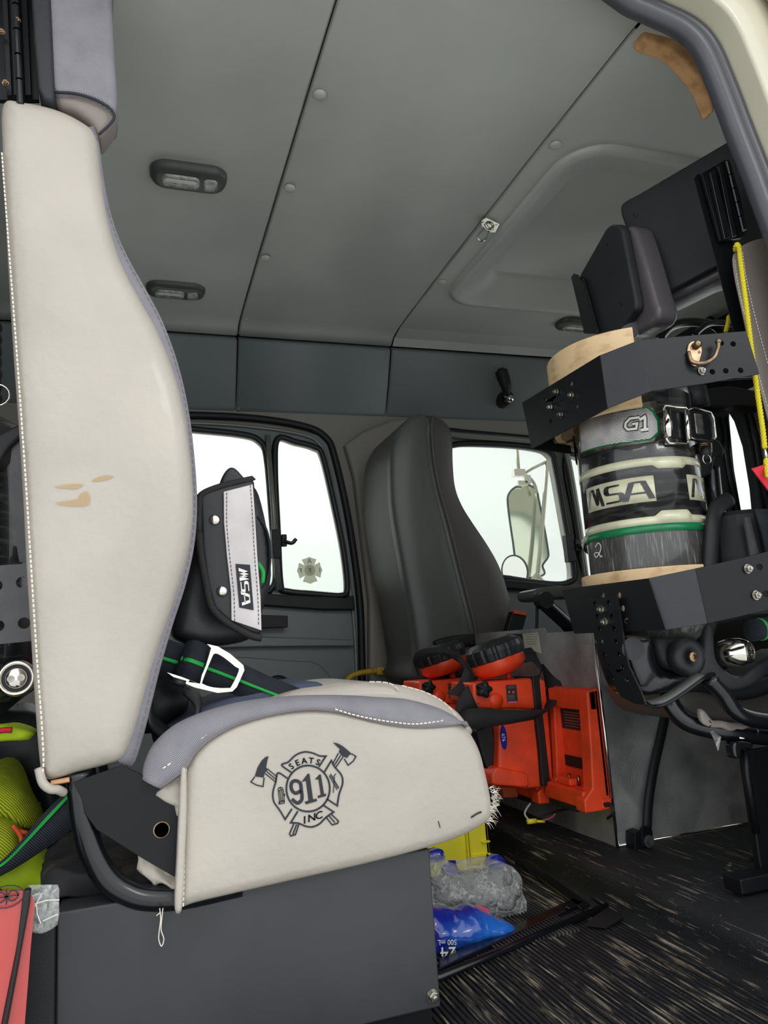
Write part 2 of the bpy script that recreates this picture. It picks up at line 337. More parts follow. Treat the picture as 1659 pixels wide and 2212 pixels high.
def tube(pts, r, seg=10, closed=False, r2=None, ry=None):
    pts = [Vector(p) for p in pts]; T, N = frames(pts, closed); V = []; F = []; n = len(pts)
    for i, p in enumerate(pts):
        b = T[i].cross(N[i]); rr = r if r2 is None else r+(r2-r)*i/(n-1)
        if callable(r): rr = r(i/(n-1))
        for k in range(seg):
            a = 2*math.pi*k/seg; V.append(p+N[i]*math.cos(a)*rr+b*math.sin(a)*(rr if ry is None else ry))
    for i in range(n if closed else n-1):
        j = (i+1) % n; F += [(i*seg+k, i*seg+(k+1) % seg, j*seg+(k+1) % seg, j*seg+k) for k in range(seg)]
    if not closed: F += [list(range(seg))[::-1], list(range((n-1)*seg, n*seg))]
    return V, F
def lathe(prof, o, ax, seg=24, ph=0):             # prof: (r, h) pairs along the axis
    o = Vector(o); ax = Vector(ax).normalized(); u = ax.orthogonal().normalized(); v = ax.cross(u); V = []; F = []; n = len(prof)
    for r, h in prof:
        for k in range(seg):
            a = 2*math.pi*k/seg+ph; V.append(o+ax*h+(u*math.cos(a)+v*math.sin(a))*max(r, 1e-5))
    for i in range(n-1): F += [(i*seg+k, i*seg+(k+1) % seg, (i+1)*seg+(k+1) % seg, (i+1)*seg+k) for k in range(seg)]
    F += [list(range(seg))[::-1], list(range((n-1)*seg, n*seg))]; return V, F
def cyl(a, b, r, seg=16): 
    a = Vector(a); b = Vector(b); return lathe([(r, 0), (r, (b-a).length)], a, b-a, seg)
def strap(ctr, wid, t=.002):                     # ribbon: centre points + half-width vectors
    ctr = [Vector(c) for c in ctr]; wid = [Vector(w) for w in wid] if isinstance(wid, list) else [Vector(wid)]*len(ctr)
    V = []; F = []; n = len(ctr)
    for i in range(n):
        T = (ctr[min(n-1, i+1)]-ctr[max(0, i-1)]).normalized(); nn = T.cross(wid[i]).normalized()*t/2
        V += [ctr[i]-wid[i]-nn, ctr[i]+wid[i]-nn, ctr[i]+wid[i]+nn, ctr[i]-wid[i]+nn]
    for i in range(n-1): F += [(i*4+k, i*4+(k+1) % 4, i*4+4+(k+1) % 4, i*4+4+k) for k in range(4)]
    F += [(3, 2, 1, 0), tuple(n*4-4+k for k in range(4))]; return V, F
def strap2(a, b, t=.002, n=6):                   # ribbon between two edge lines
    a = cr(a, n); b = cr(b, n); m = min(len(a), len(b)); return strap([(a[i]+b[i])/2 for i in range(m)], [(b[i]-a[i])/2 for i in range(m)], t)
def stroke(lines, w, f, d=None, t=0):                 # thick 2-D polylines mapped by f(u,v)
    V = []; F = []
    for ln in lines:
        pts = [Vector((*p, 0)) for p in ln]; closed = (pts[0]-pts[-1]).length < 1e-6 and len(pts) > 2
        if closed: pts = pts[:-1]
        if d: pts = resample(pts, d, closed)
        n = len(pts); k = len(V)
        for i in range(n):
            p0 = pts[i-1] if (i > 0 or closed) else None; p2 = pts[(i+1) % n] if (i < n-1 or closed) else None
            t1 = (pts[i]-p0).normalized() if p0 is not None else (p2-pts[i]).normalized(); t2 = (p2-pts[i]).normalized() if p2 is not None else t1
            n1 = Vector((-t1.y, t1.x, 0)); n2 = Vector((-t2.y, t2.x, 0)); m = n1+n2
            if m.length < .3: m = n1
            m.normalize(); s = w/2/max(.45, m.dot(n1)); a = pts[i]-m*s; b = pts[i]+m*s
            V += [f(a.x, a.y), f(b.x, b.y)]
        for i in range(n if closed else n-1):
            j = (i+1) % n; F.append((k+2*i, k+2*j, k+2*j+1, k+2*i+1))
    return V, F
def fillpoly(poly, f):
    return [f(*p) for p in poly], [list(range(len(poly)))]
def text(s, f, h=1, x=0, y=0, shear=0, align='CENTER', sub=None, xs=1):
    cu = bpy.data.curves.new('t', 'FONT'); cu.body = s; cu.align_x = align; cu.size = 1; cu.shear = shear; cu.resolution_u = 3
    o = bpy.data.objects.new('t', cu); me = o.to_mesh(); V = [v.co.copy() for v in me.vertices]; Fc = [list(p.vertices) for p in me.polygons]
    o.to_mesh_clear(); bpy.data.objects.remove(o); bpy.data.curves.remove(cu)
    k = h/.7; return [f(x+v.x*k*xs, y+v.y*k) for v in V], Fc
def dashes(pts, r=.0009, dash=.006, gap=.003, seg=5):
    pts = resample(pts, .002, False); gs = []; i = 0; a = max(2, int(dash/.002)); g = max(1, int(gap/.002))
    while i+a < len(pts): gs.append(tube(pts[i:i+a+1:max(1, a//2)], r, seg)); i += a+g
    return merge(*gs)
def circ(c, r, u, v, n=14, ph=0): return [Vector(c)+Vector(u)*r*math.cos(2*math.pi*k/n+ph)+Vector(v)*r*math.sin(2*math.pi*k/n+ph) for k in range(n)]
def bolt(name, c, ax, r, parent, m='steel'):
    c = Vector(c); ax = Vector(ax).normalized()
    g = merge(lathe([(r*1.25, 0), (r*1.25, r*.25)], c, ax, 20), lathe([(r, r*.25), (r, r*1.1), (r*.8, r*1.25)], c, ax, 6), lathe([(r*.45, r*1.2), (r*.45, r*1.7), (r*.3, r*1.8)], c, ax, 12))
    return ob(name, g, m, parent)
def subob(parent, name, geo, m, **k): return ob(name, geo, m, parent, **k)
XV, YV, ZV = Vector((1, 0, 0)), Vector((0, 1, 0)), Vector((0, 0, 1))
# ================================================================== the cab
CZ = 1.55; SX1, SX2 = .322, .852; WY = 2.40
# --- ceiling: profile across the cab (y, z), three panels along x
def ceil_prof():
    return [(.80, CZ-.03), (.86, CZ-.005), (.95, CZ), (1.3, CZ+.004), (1.8, CZ+.004), (2.1, CZ), (2.2, CZ-.004), (2.26, CZ-.012), (2.285, CZ-.03)]
HZ0 = 1.302
def sweep(prof, x0, x1, nx=1, lip=.006):
    V = []; F = []; n = len(prof); xs = [x0, x0+lip, x1-lip, x1]; dz = [lip, 0, 0, lip]
    for x, z in zip(xs, dz):
        for y, zz in prof: V.append(Vector((x, y, zz+z)))
    for i in range(len(xs)-1): F += [(i*n+k, i*n+k+1, (i+1)*n+k+1, (i+1)*n+k) for k in range(n-1)]
    return V, F
ceil = st(ob('ceiling', box((-.75, .78, CZ+.12), (2.3, 2.6, CZ+.14)), 'black'))
pr = ceil_prof()
ob('ceiling_panel', sweep(pr, -.7, SX1-.002), 'headliner', ceil, smooth=True, solid=.003)
ob('ceiling_panel', sweep(pr, SX1+.002, SX2-.002), 'headliner', ceil, smooth=True, solid=.003)
# front panel with the moulded hatch recess
def rrect(x0, x1, y0, y1, r, z, n=8):
    out = []
    for cx, cy, a0 in ((x1-r, y1-r, 0), (x0+r, y1-r, 90), (x0+r, y0+r, 180), (x1-r, y0+r, 270)):
        for k in range(n+1):
            a = math.radians(a0+90*k/n); out.append(Vector((cx+r*math.cos(a), cy+r*math.sin(a), z)))
    return out
hx0, hx1, hy0, hy1 = .915, 1.62, 1.215, 1.99
L0 = rrect(hx0-.004, hx1+.004, hy0-.004, hy1+.004, .11, CZ+.002)
outer = [Vector((SX2+.002, .80, CZ-.03)), Vector((2.1, .80, CZ-.03)), Vector((2.1, .95, CZ)), Vector((2.1, 2.2, CZ-.002)), Vector((2.1, 2.285, CZ-.03)), Vector((SX2+.002, 2.285, CZ-.03)), Vector((SX2+.002, 2.2, CZ-.002)), Vector((SX2+.002, .95, CZ))]
flat = [Vector((SX2+.002, .93, CZ)), Vector((2.1, .93, CZ)), Vector((2.1, 2.2, CZ)), Vector((SX2+.002, 2.2, CZ))]
tri = tessellate_polygon([[Vector((p.x, p.y, 0)) for p in flat], [Vector((p.x, p.y, 0)) for p in L0]])
fl = flat+L0; g1 = (fl, [list(t) for t in tri])
rings = [L0, rrect(hx0, hx1, hy0, hy1, .10, CZ-.006), rrect(hx0+.012, hx1-.012, hy0+.012, hy1-.012, .095, CZ-.010), rrect(hx0+.03, hx1-.03, hy0+.03, hy1-.03, .085, CZ-.002),
         rrect(hx0+.10, hx1-.10, hy0+.13, hy1-.07, .07, CZ+.040), rrect(hx0+.112, hx1-.112, hy0+.142, hy1-.082, .065, CZ+.054), rrect(hx0+.118, hx1-.118, hy0+.148, hy1-.088, .06, CZ+.068)]
n = len(L0); V = [p for r in rings for p in r]; F = []
for k in range(len(rings)-1): F += [(k*n+i, k*n+(i+1) % n, (k+1)*n+(i+1) % n, (k+1)*n+i) for i in range(n)]
F.append(list(range((len(rings)-1)*n, len(rings)*n)))
edge = ([Vector((x, y, z)) for x in (SX2+.002, 2.1) for y, z in ((.80, CZ-.03), (.86, CZ-.005), (.93, CZ))], [(0, 1, 4, 3), (1, 2, 5, 4)])
edge2 = ([Vector((x, y, z)) for x in (SX2+.002, 2.1) for y, z in ((2.2, CZ), (2.26, CZ-.01), (2.285, CZ-.03))], [(0, 1, 4, 3), (1, 2, 5, 4)])
lip = ([Vector((SX2+.002, .93, CZ)), Vector((SX2+.002, 2.2, CZ)), Vector((SX2, 2.2, CZ+.012)), Vector((SX2, .93, CZ+.012))], [(0, 1, 2, 3)])
ob('ceiling_panel', merge(g1, edge, edge2, lip), 'headliner', ceil)
ob('roof_hatch_surround', (V, F), 'headliner', ceil, smooth=True)
# seam strips
for x in (SX1, SX2):
    ob('seam_strip', sweep([(y, z+.006) for y, z in pr], x-.012, x+.012), 'black', ceil)
for px, py in ((690, 204), (625, 406), (573, 557), (533, 687), (1200, 313), (955, 609), (864, 724)):
    p = P(px, py, Z=CZ-.001); p.z = CZ
    ob('plastic_fastener', lathe([(.0135, 0), (.0135, .0025), (.010, .006), (.004, .0075)], (p.x, p.y, CZ), (0, 0, -1), 20), 'headliner', ceil, smooth=True)
# --- header panels above the far windows
def header(x0, x1):
    A = Vector((0, 2.287, CZ-.036)); B = Vector((0, 2.395, HZ0)); pts = [A+Vector((0, .02, .012)), A+Vector((0, .003, -.003)), A+(B-A)*.05, A+(B-A)*.5+Vector((0, -.006, 0)), B+(A-B)*.04, B, B+Vector((0, .02, -.004))]
    V = []; F = []; m = len(pts)
    for x, o_ in ((x0, .008), (x0+.006, 0), (x1-.006, 0), (x1, .008)):
        V += [Vector((x, p.y+o_, p.z)) for p in pts]
    for i in range(3): F += [(i*m+k, i*m+k+1, (i+1)*m+k+1, (i+1)*m+k) for k in range(m-1)]
    return V, F
hd = st(ob('trim_1', box((-.7, 2.42, HZ0), (2.2, 2.44, CZ+.1)), 'black'))
for a, b in ((-.7, SX1-.002), (SX1+.002, SX2-.002), (SX2+.002, 2.1)): ob('header_panel', header(a, b), 'header', hd, smooth=True)
for px, py in ((515, 883), (1180, 0)):
    if py: ob('screw_cap', lathe([(.008, 0), (.006, .003)], P(px, py, Y=2.39), (0, -1, 0), 14), 'header', hd, smooth=True)
# --- far wall with window openings
def q2(pts, Y, r=0): return PP(pts, Y=Y)
W1 = cr2([(150, 905), (300, 915), (415, 927), (520, 938), (560, 952), (576, 990), (588, 1130), (596, 1240), (585, 1272), (560, 1278), (400, 1280), (200, 1270), (140, 1240), (135, 940)], 5, True)
W2 = cr2([(600, 948), (640, 955), (680, 966), (697, 985), (722, 1090), (742, 1190), (750, 1270), (738, 1286), (690, 1284), (620, 1277), (606, 1262), (600, 1150), (594, 1010)], 5, True)
FW1 = cr2([(975, 962), (1080, 960), (1160, 968), (1190, 980), (1200, 1010), (1222, 1130), (1240, 1235), (1228, 1258), (1190, 1262), (1100, 1250), (1040, 1235), (1000, 1150), (960, 1000)], 5, True)
FW2 = cr2([(1220, 990), (1270, 992), (1330, 1005), (1400, 1020), (1450, 1100), (1480, 1260), (1400, 1270), (1290, 1258), (1262, 1240), (1240, 1120)], 5, True)
HWo = [Vector((-.7, WY, -.1)), Vector((2.2, WY, -.1)), Vector((2.2, WY, 1.6)), Vector((-.7, WY, 1.6))]
st(ob('wall_far', prism(HWo, (0, .05, 0), [PP(h, Y=WY) for h in (W1, W2, FW1, FW2)]), 'pillar'))
# --- rear crew door on the far side
d1 = st(ob('door_1', prism(PP([(100, 905), (420, 912), (600, 925), (690, 940), (722, 975), (765, 1200), (772, 1300), (775, 1500), (775, 1900), (90, 1900)], Y=WY-.012), (0, .011, 0), [PP(W1, Y=WY-.012), PP(W2, Y=WY-.012)]), 'header'))
for nm, pl, wdt in (('window_1', W1, .011), ('window_2', W2, .011)):
    f = st(ob(nm, tube(PP(pl, Y=WY-.016), wdt, 8, True), 'gasket', smooth=True))
    ob('window_glass', prism(PP(pl, Y=WY+.02), (0, .004, 0)), 'dirtyglass', f)
for nm, pl, wdt in (('window_3', FW1, .012), ('window_4', FW2, .010)):
    f = st(ob(nm, tube(PP(pl, Y=WY-.008), wdt, 8, True), 'gasket', smooth=True))
    ob('window_glass', prism(PP(pl, Y=WY+.02), (0, .004, 0)), 'dirtyglass', f)
# seals and bright channels following the door edge
se = cr(PP([(100, 893), (415, 897), (560, 905), (660, 922), (703, 945), (722, 985), (752, 1120), (775, 1280), (781, 1400), (783, 1560), (786, 1800)], Y=WY-.012), 6)
st(ob('trim_2', tube(se, .013, 10), 'rubber', smooth=True))
ch = cr(PP([(100, 908), (415, 914), (560, 924), (655, 940), (690, 960), (707, 1000), (735, 1130), (757, 1280), (768, 1400), (771, 1560), (774, 1800)], Y=WY-.016), 6)
st(ob('trim_3', tube(ch, .0055, 8), 'alu', smooth=True))
st(ob('trim_4', tube(PP([(578, 940), (590, 1100), (600, 1275)], Y=WY-.026), .009, 10), 'alu', smooth=True))
# front door frame (channel above, divider bar)
st(ob('trim_5', merge(tube(cr(PP([(930, 930), (985, 940), (1100, 948), (1180, 957), (1215, 968), (1228, 1000), (1250, 1130), (1268, 1270)], Y=WY-.02), 5), .012, 10), tube(PP([(1180, 957), (1500, 975)], Y=WY-.02), .012, 10)), 'alu', smooth=True))
st(ob('trim_6', tube(PP([(900, 922), (1000, 934), (1200, 952), (1500, 968)], Y=WY-.016), .012, 10), 'rubber', smooth=True))
# door panel lower part: sill, ledges, pull handle
ob('window_sill', prism(PP([(100, 1285), (560, 1280), (600, 1284), (745, 1292), (765, 1285), (768, 1318), (700, 1318), (560, 1308), (100, 1310)], Y=WY-.04), (0, .03, 0)), 'blackmatte', d1, bevel=.006)
ob('armrest_ledge', prism(PP([(300, 1385), (560, 1375), (765, 1382), (767, 1396), (560, 1398), (300, 1405)], Y=WY-.04), (0, .03, 0)), 'header', d1, bevel=.006)
ob('door_pocket', prism(cr([p for p in PP([(420, 1432), (640, 1428), (680, 1432), (700, 1445), (720, 1480), (735, 1600), (420, 1600)], Y=WY-.03)], 4, True), (0, .02, 0)), 'header', d1, bevel=.006)
hn = ob('pull_handle', merge(prism(PP([(545, 1328), (622, 1330), (622, 1355), (545, 1358)], Y=WY-.055), (0, .02, 0)), prism(PP([(540, 1335), (560, 1335), (560, 1352), (540, 1352)], Y=WY-.04), (0, .03, 0)), prism(PP([(600, 1335), (615, 1335), (615, 1350), (600, 1350)], Y=WY-.04), (0, .03, 0))), 'blackmatte', d1, bevel=.003)
ob('speaker_grille', lathe([(.045, 0), (.045, .006), (.035, .01)], P(600, 1490, Y=WY-.03), (0, -1, 0), 24), 'blackmatte', d1, smooth=True)
# window latches
def latch(px, py, s, par):
    c = P(px, py, Y=WY-.045)
    g = merge(box((c.x-.014*s, c.y, c.z-.045*s), (c.x+.014*s, c.y+.03, c.z+.04*s)), box((c.x+.014*s, c.y-.005, c.z-.012*s), (c.x+.03*s, c.y+.012, c.z+.024*s)))
    o = ob('window_latch', g, 'blackmatte', par, bevel=.003)
    ob('thumb_lever', tube(cr([c+Vector((.02*s, -.005, .004*s)), c+Vector((.042*s, -.012, -.004*s)), c+Vector((.055*s, -.014, .008*s))], 4), .006*s, 8), 'blackgloss', o, smooth=True)
latch(598, 1172, 1.1, d1)
dr2 = st(ob('door_2', prism(PP([(880, 1275), (1020, 1262), (1120, 1258), (1300, 1272), (1480, 1270), (1480, 1900), (880, 1900)], Y=WY-.03), (0, .028, 0)), 'header', bevel=.004))
latch(1234, 1182, 1.2, dr2)
ob('window_sill', prism(PP([(1050, 1248), (1120, 1254), (1240, 1268), (1400, 1272), (1400, 1286), (1240, 1284), (1110, 1272), (1050, 1270)], Y=WY-.06), (0, .05, 0)), 'blackmatte', dr2, bevel=.005)
# B pillar relief on the far side
st(ob('trim_7', pillow(PP([(785, 930), (850, 905), (900, 900), (905, 1500), (905, 1800), (800, 1800), (798, 1300), (765, 1030), (745, 960)], Y=WY-.03), (0, .03, 0), .012, .001), 'pillar', smooth=True))
# --- floor
RX = .818; FZ = .07
gs = []; x = -.6
V = []; F = []; pitch = .0085; xs = []
nx = int((RX-.012+.1)/pitch)
for i in range(nx):
    x0 = -.1+i*pitch
    for dx, z in ((0, -.0032), (.0026, -.0032), (.0034, .0), (.0077, .0)): xs.append((x0+dx, z))
for (x, z) in xs: V += [Vector((x, .84, z)), Vector((x, 2.0, z))]
F = [(2*i, 2*i+2, 2*i+3, 2*i+1) for i in range(len(xs)-1)]
flo = st(ob('floor', box((-.75, .80, -.06), (2.2, 2.45, -.02)), 'rubber'))
ob('ribbed_mat', (V, F), 'mat', flo)
ob('floor_skirt', box((-.7, .82, -.02), (RX, .842, -.001)), 'rubber', flo)
# raised front floor: rounded step edge with draped mat
def stepmesh():
    prof = [(RX-.014, -.004), (RX-.006, .006), (RX-.002, .02), (RX-.003, FZ*.6), (RX-.001, FZ*.86), (RX+.012, FZ-.001), (RX+.03, FZ), (RX+.08, FZ), (RX+.2, FZ), (2.2, FZ)]
    V = []; F = []; m = len(prof); ny = 90
    for j in range(ny+1):
        y = .82+1.58*j/ny
        for i, (x, z) in enumerate(prof):
            a = noise.noise(Vector((y*9, i*.7, 0)))*.006 if 1 < i < 6 else 0
            V.append(Vector((x+a, y, z+(noise.noise(Vector((y*6, i, 3)))*.002 if i in (5, 6, 7) else 0))))
    for j in range(ny): F += [(j*m+i, j*m+i+1, (j+1)*m+i+1, (j+1)*m+i) for i in range(m-1)]
    return V, F
ob('step_mat', stepmesh(), 'mat2', flo, smooth=True)
# access hatch frame in the floor: raised mitred strips around a recessed ribbed tray
A = P(948, 2112, Z=.004); B = P(1311, 1958, Z=.004); C_ = P(1118, 1838, Z=.004); 
st(ob('trim_8', merge(tube([A+Vector((-.35, .04, 0)), A, B], .007, 8), tube([B, C_, C_+(C_-B)*1.2], .006, 8)), 'blackgloss', smooth=True))
st(ob('trim_9', merge(prism([P(948, 2092, Z=.006), P(1262, 1948, Z=.006), P(1238, 1940, Z=.006), P(948, 2070, Z=.006)], (0, 0, -.01)), prism([P(1255, 1962, Z=.006), P(1275, 1952, Z=.006), P(1130, 1850, Z=.006), P(1112, 1858, Z=.006)], (0, 0, -.01))), 'blackgloss', bevel=.002))
ob('hatch_rivet', lathe([(.006, 0), (.004, .003)], P(1228, 1962, Z=.007), (0, 0, 1), 14), 'blackgloss', flo, smooth=True)
ob('hatch_tray', merge(*[box((.55+i*.0075, 1.2, .0), (.553+i*.0075, 1.75, .0045)) for i in range(22)]), 'cloth', flo)
ob('floor_edging', prism([P(1262, 2000, Z=.003), P(1311, 1962, Z=.003), P(1345, 1985, Z=.003), P(1310, 2006, Z=.003)], (0, 0, .002)), 'rubber', flo)
# --- other shell walls
st(ob('wall_rear', box((-.75, .8, -.1), (-.72, 2.45, 1.7)), 'blackmatte'))
st(ob('wall_front', prism([Vector((2.1, .8, -.1)), Vector((2.1, 2.45, -.1)), Vector((2.1, 2.45, 1.65)), Vector((2.1, .8, 1.65))], (.04, 0, 0), [[Vector((2.1, .95, .72)), Vector((2.1, 2.3, .72)), Vector((2.1, 2.25, 1.32)), Vector((2.1, .98, 1.32))]]), 'blackmatte'))
# --- near body side: cream door frame and grey seal
inner = [(1180, -260), (1260, -80), (1345, 0), (1400, 28), (1470, 62), (1515, 108), (1552, 190), (1590, 290), (1640, 420), (1700, 600), (1760, 900), (1830, 1300)]
ip = [P(x, y, Y=.85) for x, y in cr2(inner, 5)]
sealV = cr2(inner, 5)
top = [Vector((-.7, .85, ip[0].z)) ]
# opening outline in world: from rear-left bottom, up, along the top, down the traced front edge
op = [Vector((-.62, .85, -.04)), Vector((-.62, .85, 1.5)), Vector((-.55, .85, 1.55)), Vector((.55, .85, 1.555))]+[p for p in ip if p.z < 1.55 and p.x > .6]+[Vector((ip[-1].x+.01, .85, -.04))]
outerb = [Vector((-.95, .85, -.12)), Vector((-.95, .85, 2.0)), Vector((2.3, .85, 2.0)), Vector((2.3, .85, -.12))]
# front door opening too (open), only a frame post between them
post = [p+Vector((.045, 0, 0)) for p in ip if p.z < 1.55 and p.x > .6]
st(ob('wall_near', prism(outerb, (0, -.05, 0), [[p+(Vector((.03, 0, .02)) if p.x > .5 else Vector((0, 0, .02))) for p in op]]), 'cream', bevel=.008))
st(ob('trim_10', merge(tube(op, .017, 12, False), tube([p+Vector((.022, .0, .012)) for p in op], .014, 10, False)), 'seal', smooth=True))
st(ob('trim_11', prism([p+Vector((.085, -.06, .07)) for p in ip if p.x > .5]+[p+Vector((.16, -.06, .15)) for p in reversed(ip) if p.x > .5], (0, -.02, 0)), 'cream', bevel=.006))
st(ob('trim_12', prism([p+Vector((.19, -.075, .19)) for p in ip if p.x > .5]+[p+Vector((.6, -.075, .6)) for p in reversed(ip) if p.x > .5], (0, -.03, 0)), 'cream', bevel=.01))
# --- outside: bay wall and floor seen through the far glass
st(ob('wall_bay', merge(box((-3, 5.2, -1.2), (1.9, 5.25, 5)), box((1.93, 5.2, -1.2), (7, 5.25, 5)), box((1.9, 5.22, -1.2), (1.93, 5.26, 5))), 'baywall'))
st(ob('floor_bay', box((-6, -6, -1.25), (8, 6, -1.2)), 'bayfloor'))
# ================================================================== cream crew seat
seat = thing('crew_seat', 'cream vinyl crew seat with lavender-grey fabric facing and embroidered emblem, on a charcoal steel box', 'seat', (.15, 1.2, .22))
# --- back wing (near side)
BO = cr2([(2, 208), (50, 206), (120, 222), (175, 248), (206, 276), (214, 330), (225, 420), (243, 500), (268, 568), (305, 638), (342, 705), (376, 790), (400, 880), (413, 970), (420, 1060), (418, 1130), (408, 1195), (386, 1275), (356, 1360), (330, 1440), (308, 1520), (288, 1590), (266, 1640), (235, 1655), (170, 1672), (110, 1690), (88, 1680), (80, 1640), (72, 1540), (62, 1380), (52, 1220), (44, 1060), (34, 900), (24, 760), (14, 600), (6, 440), (0, 300)], 5, True)
bk = ob('backrest', pillow(PP(BO, Y=.985), (0, .115, 0), .022, .006, .007, 6, bulge=(.004, .05)), 'vinyl', seat, smooth=True)
# fabric facing along the front edge of the wing: slightly larger slab behind the vinyl rim
FO = [(205, 268), (214, 300), (228, 400), (248, 480), (276, 548), (315, 618), (353, 690), (386, 780), (408, 875), (420, 965), (427, 1058), (426, 1130), (418, 1195), (400, 1270), (374, 1350), (348, 1440), (327, 1525), (308, 1600), (288, 1655), (262, 1650)]
FI = [(190, 275), (200, 330), (212, 420), (230, 500), (256, 568), (292, 638), (330, 705), (362, 790), (386, 880), (398, 970), (404, 1060), (402, 1130), (392, 1195), (372, 1275), (344, 1360), (318, 1440), (296, 1520), (276, 1590), (255, 1635), (240, 1640)]
fo = PP(cr2(FO, 4), Y=1.0); fi = PP(cr2(FI, 4), Y=1.0)
sub1 = [p+Vector((.0, .0, 0)) for p in fo]
V = []; F = []; n = len(fo)
for i in range(n):
    a, b = fo[i], fi[i]; V += [b+Vector((0, .0, 0)), a+Vector((-.0015, .004, 0)), a+Vector((0, .012, 0)), a+Vector((0, .10, 0)), b+Vector((0, .11, 0))]
for i in range(n-1): F += [(i*5+k, i*5+k+1, i*5+6+k, i*5+5+k) for k in range(4)]
ob('fabric_facing', (V, F), 'fabric', bk, smooth=True, label='lavender-grey woven facing on the front edge of the back')
mid = cr2([((a[0]*.72+b[0]*.28), (a[1]*.72+b[1]*.28)) for a, b in zip(FO, FI)], 4)
ob('edge_stitching', dashes(PP(mid[10:-4], Y=1.003), .0008, .007, .004), 'greythread', bk, label='thread seam along the fabric edge')
SL = [(4, 330), (12, 440), (24, 600), (36, 760), (46, 900), (57, 1060), (67, 1220), (77, 1380), (84, 1480), (90, 1560), (94, 1640), (92, 1672)]
ob('rear_stitching', dashes(PP(cr2(SL, 5), Y=.9855), .0011, .005, .0022), 'stitch', bk, label='raised cream topstitching near the rear edge')
ob('loose_piping', tube(cr([P(84, 1660, Y=.99), P(92, 1690, Y=.985), P(108, 1704, Y=.985), P(125, 1706, Y=.99), P(138, 1712, Y=1.0)], 5), .0052, 10), 'vinyl', bk, smooth=True)
ob('foam_edge', tube(PP([(110, 1692), (150, 1684)], Y=.995), .003, 6), 'tan', bk)
# stains
def blot(pts, Y, n=16):
    return prism(cr([Vector(p) for p in PP(pts, Y=Y)], 4, True), (0, .001, 0))
M['stain'] = mat('tan_stain', (205, 176, 128), .4, alpha=.35)
ob('stain', merge(blot([(200, 1036), (222, 1027), (245, 1028), (232, 1036), (205, 1040)], .9795), blot([(118, 1050), (150, 1045), (180, 1046), (165, 1056), (140, 1055)], .9795), blot([(120, 1085), (165, 1078), (172, 1068), (190, 1062), (192, 1090), (150, 1093)], .9795)), 'stain', bk, label='faint tan stain')
ob('far_wing', pillow([p+Vector((0, .42, 0)) for p in PP(BO, Y=.985)], (0, .1, 0), .02, .006, .014, 3), 'vinyl', seat, smooth=True)
# --- headrest above the back
hr = ob('headrest_pad', pillow(cr(PP([(95, -200), (235, -200), (240, -20), (247, 120), (254, 200), (250, 240), (236, 268), (214, 290), (196, 262), (160, 235), (118, 218), (100, 150), (90, 0)], Y=1.0), 4, True), (0, .05, 0), .012, .004, .007), 'grey_leather', seat, smooth=True)
ob('headrest_fabric', pillow(cr(PP([(98, -210), (236, -210), (241, -20), (248, 120), (253, 195), (252, 225), (246, 240), (235, 232), (200, 212), (160, 202), (118, 200), (104, 150), (92, 0)], Y=.992), 4, True), (0, .066, 0), .010, .004, .007), 'fabric', hr, smooth=True, label='lavender-grey woven headrest cover')
pi = cr2([(118, 199), (160, 202), (200, 213), (232, 230), (245, 244), (246, 256), (234, 272), (214, 290)], 5)
ob('headrest_piping', tube(PP(pi, Y=.993), .002, 8), 'darkthread', hr, smooth=True)
ob('headrest_shell', pillow(PP([(62, -100), (104, -100), (112, 60), (118, 200), (116, 218), (95, 212), (82, 190), (72, 80)], Y=.985), (0, .2, 0), .006, .004, .006), 'shell', seat, smooth=True)
hg = []
for k, (x0, x1) in enumerate(((2, 14), (17, 26), (28, 38), (42, 56))):
    hg.append(prism(PP([(x0, -60), (x1, -60), (x1+12, 205), (x0+12, 205)], Y=1.0+.006*k), (0, .01, 0)))
ob('hinge_backing', prism(PP([(-30, -60), (68, -60), (84, 215), (-30, 215)], Y=1.03), (0, .008, 0)), 'black', seat)
hn = ob('hinge_plate', merge(*hg), 'black', seat, bevel=.001)
ob('hinge_knuckle', merge(*[cyl(P(33+(y/20), y, Y=.99), P(33+((y+50)/20), y+50, Y=.99), .0048, 12) for y in (-40, 14, 68, 122, 176)]), 'blackgloss', hn, smooth=False)
for x, y in ((4, 70), (12, 180), (38, 45)): bolt('hinge_screw', P(x, y, Y=.99), (0, -1, 0), .0035, hn, 'brass')
# --- cushion
CO = cr2([(380, 1962), (384, 1880), (388, 1790), (395, 1700), (402, 1650), (430, 1605), (490, 1562), (560, 1536), (640, 1524), (720, 1524), (800, 1540), (870, 1550), (940, 1550), (1000, 1560), (1038, 1610), (1056, 1670), (1068, 1730), (1068, 1765), (1050, 1786), (1000, 1812), (930, 1836), (800, 1870), (660, 1902), (520, 1934), (430, 1955), (395, 1966)], 5, True)
cu = ob('seat_cushion', pillow(PP(CO, Y=.975), (0, .47, 0), .016, .016, .007, 6, bulge=(.005, .05)), 'vinyl', seat, smooth=True)
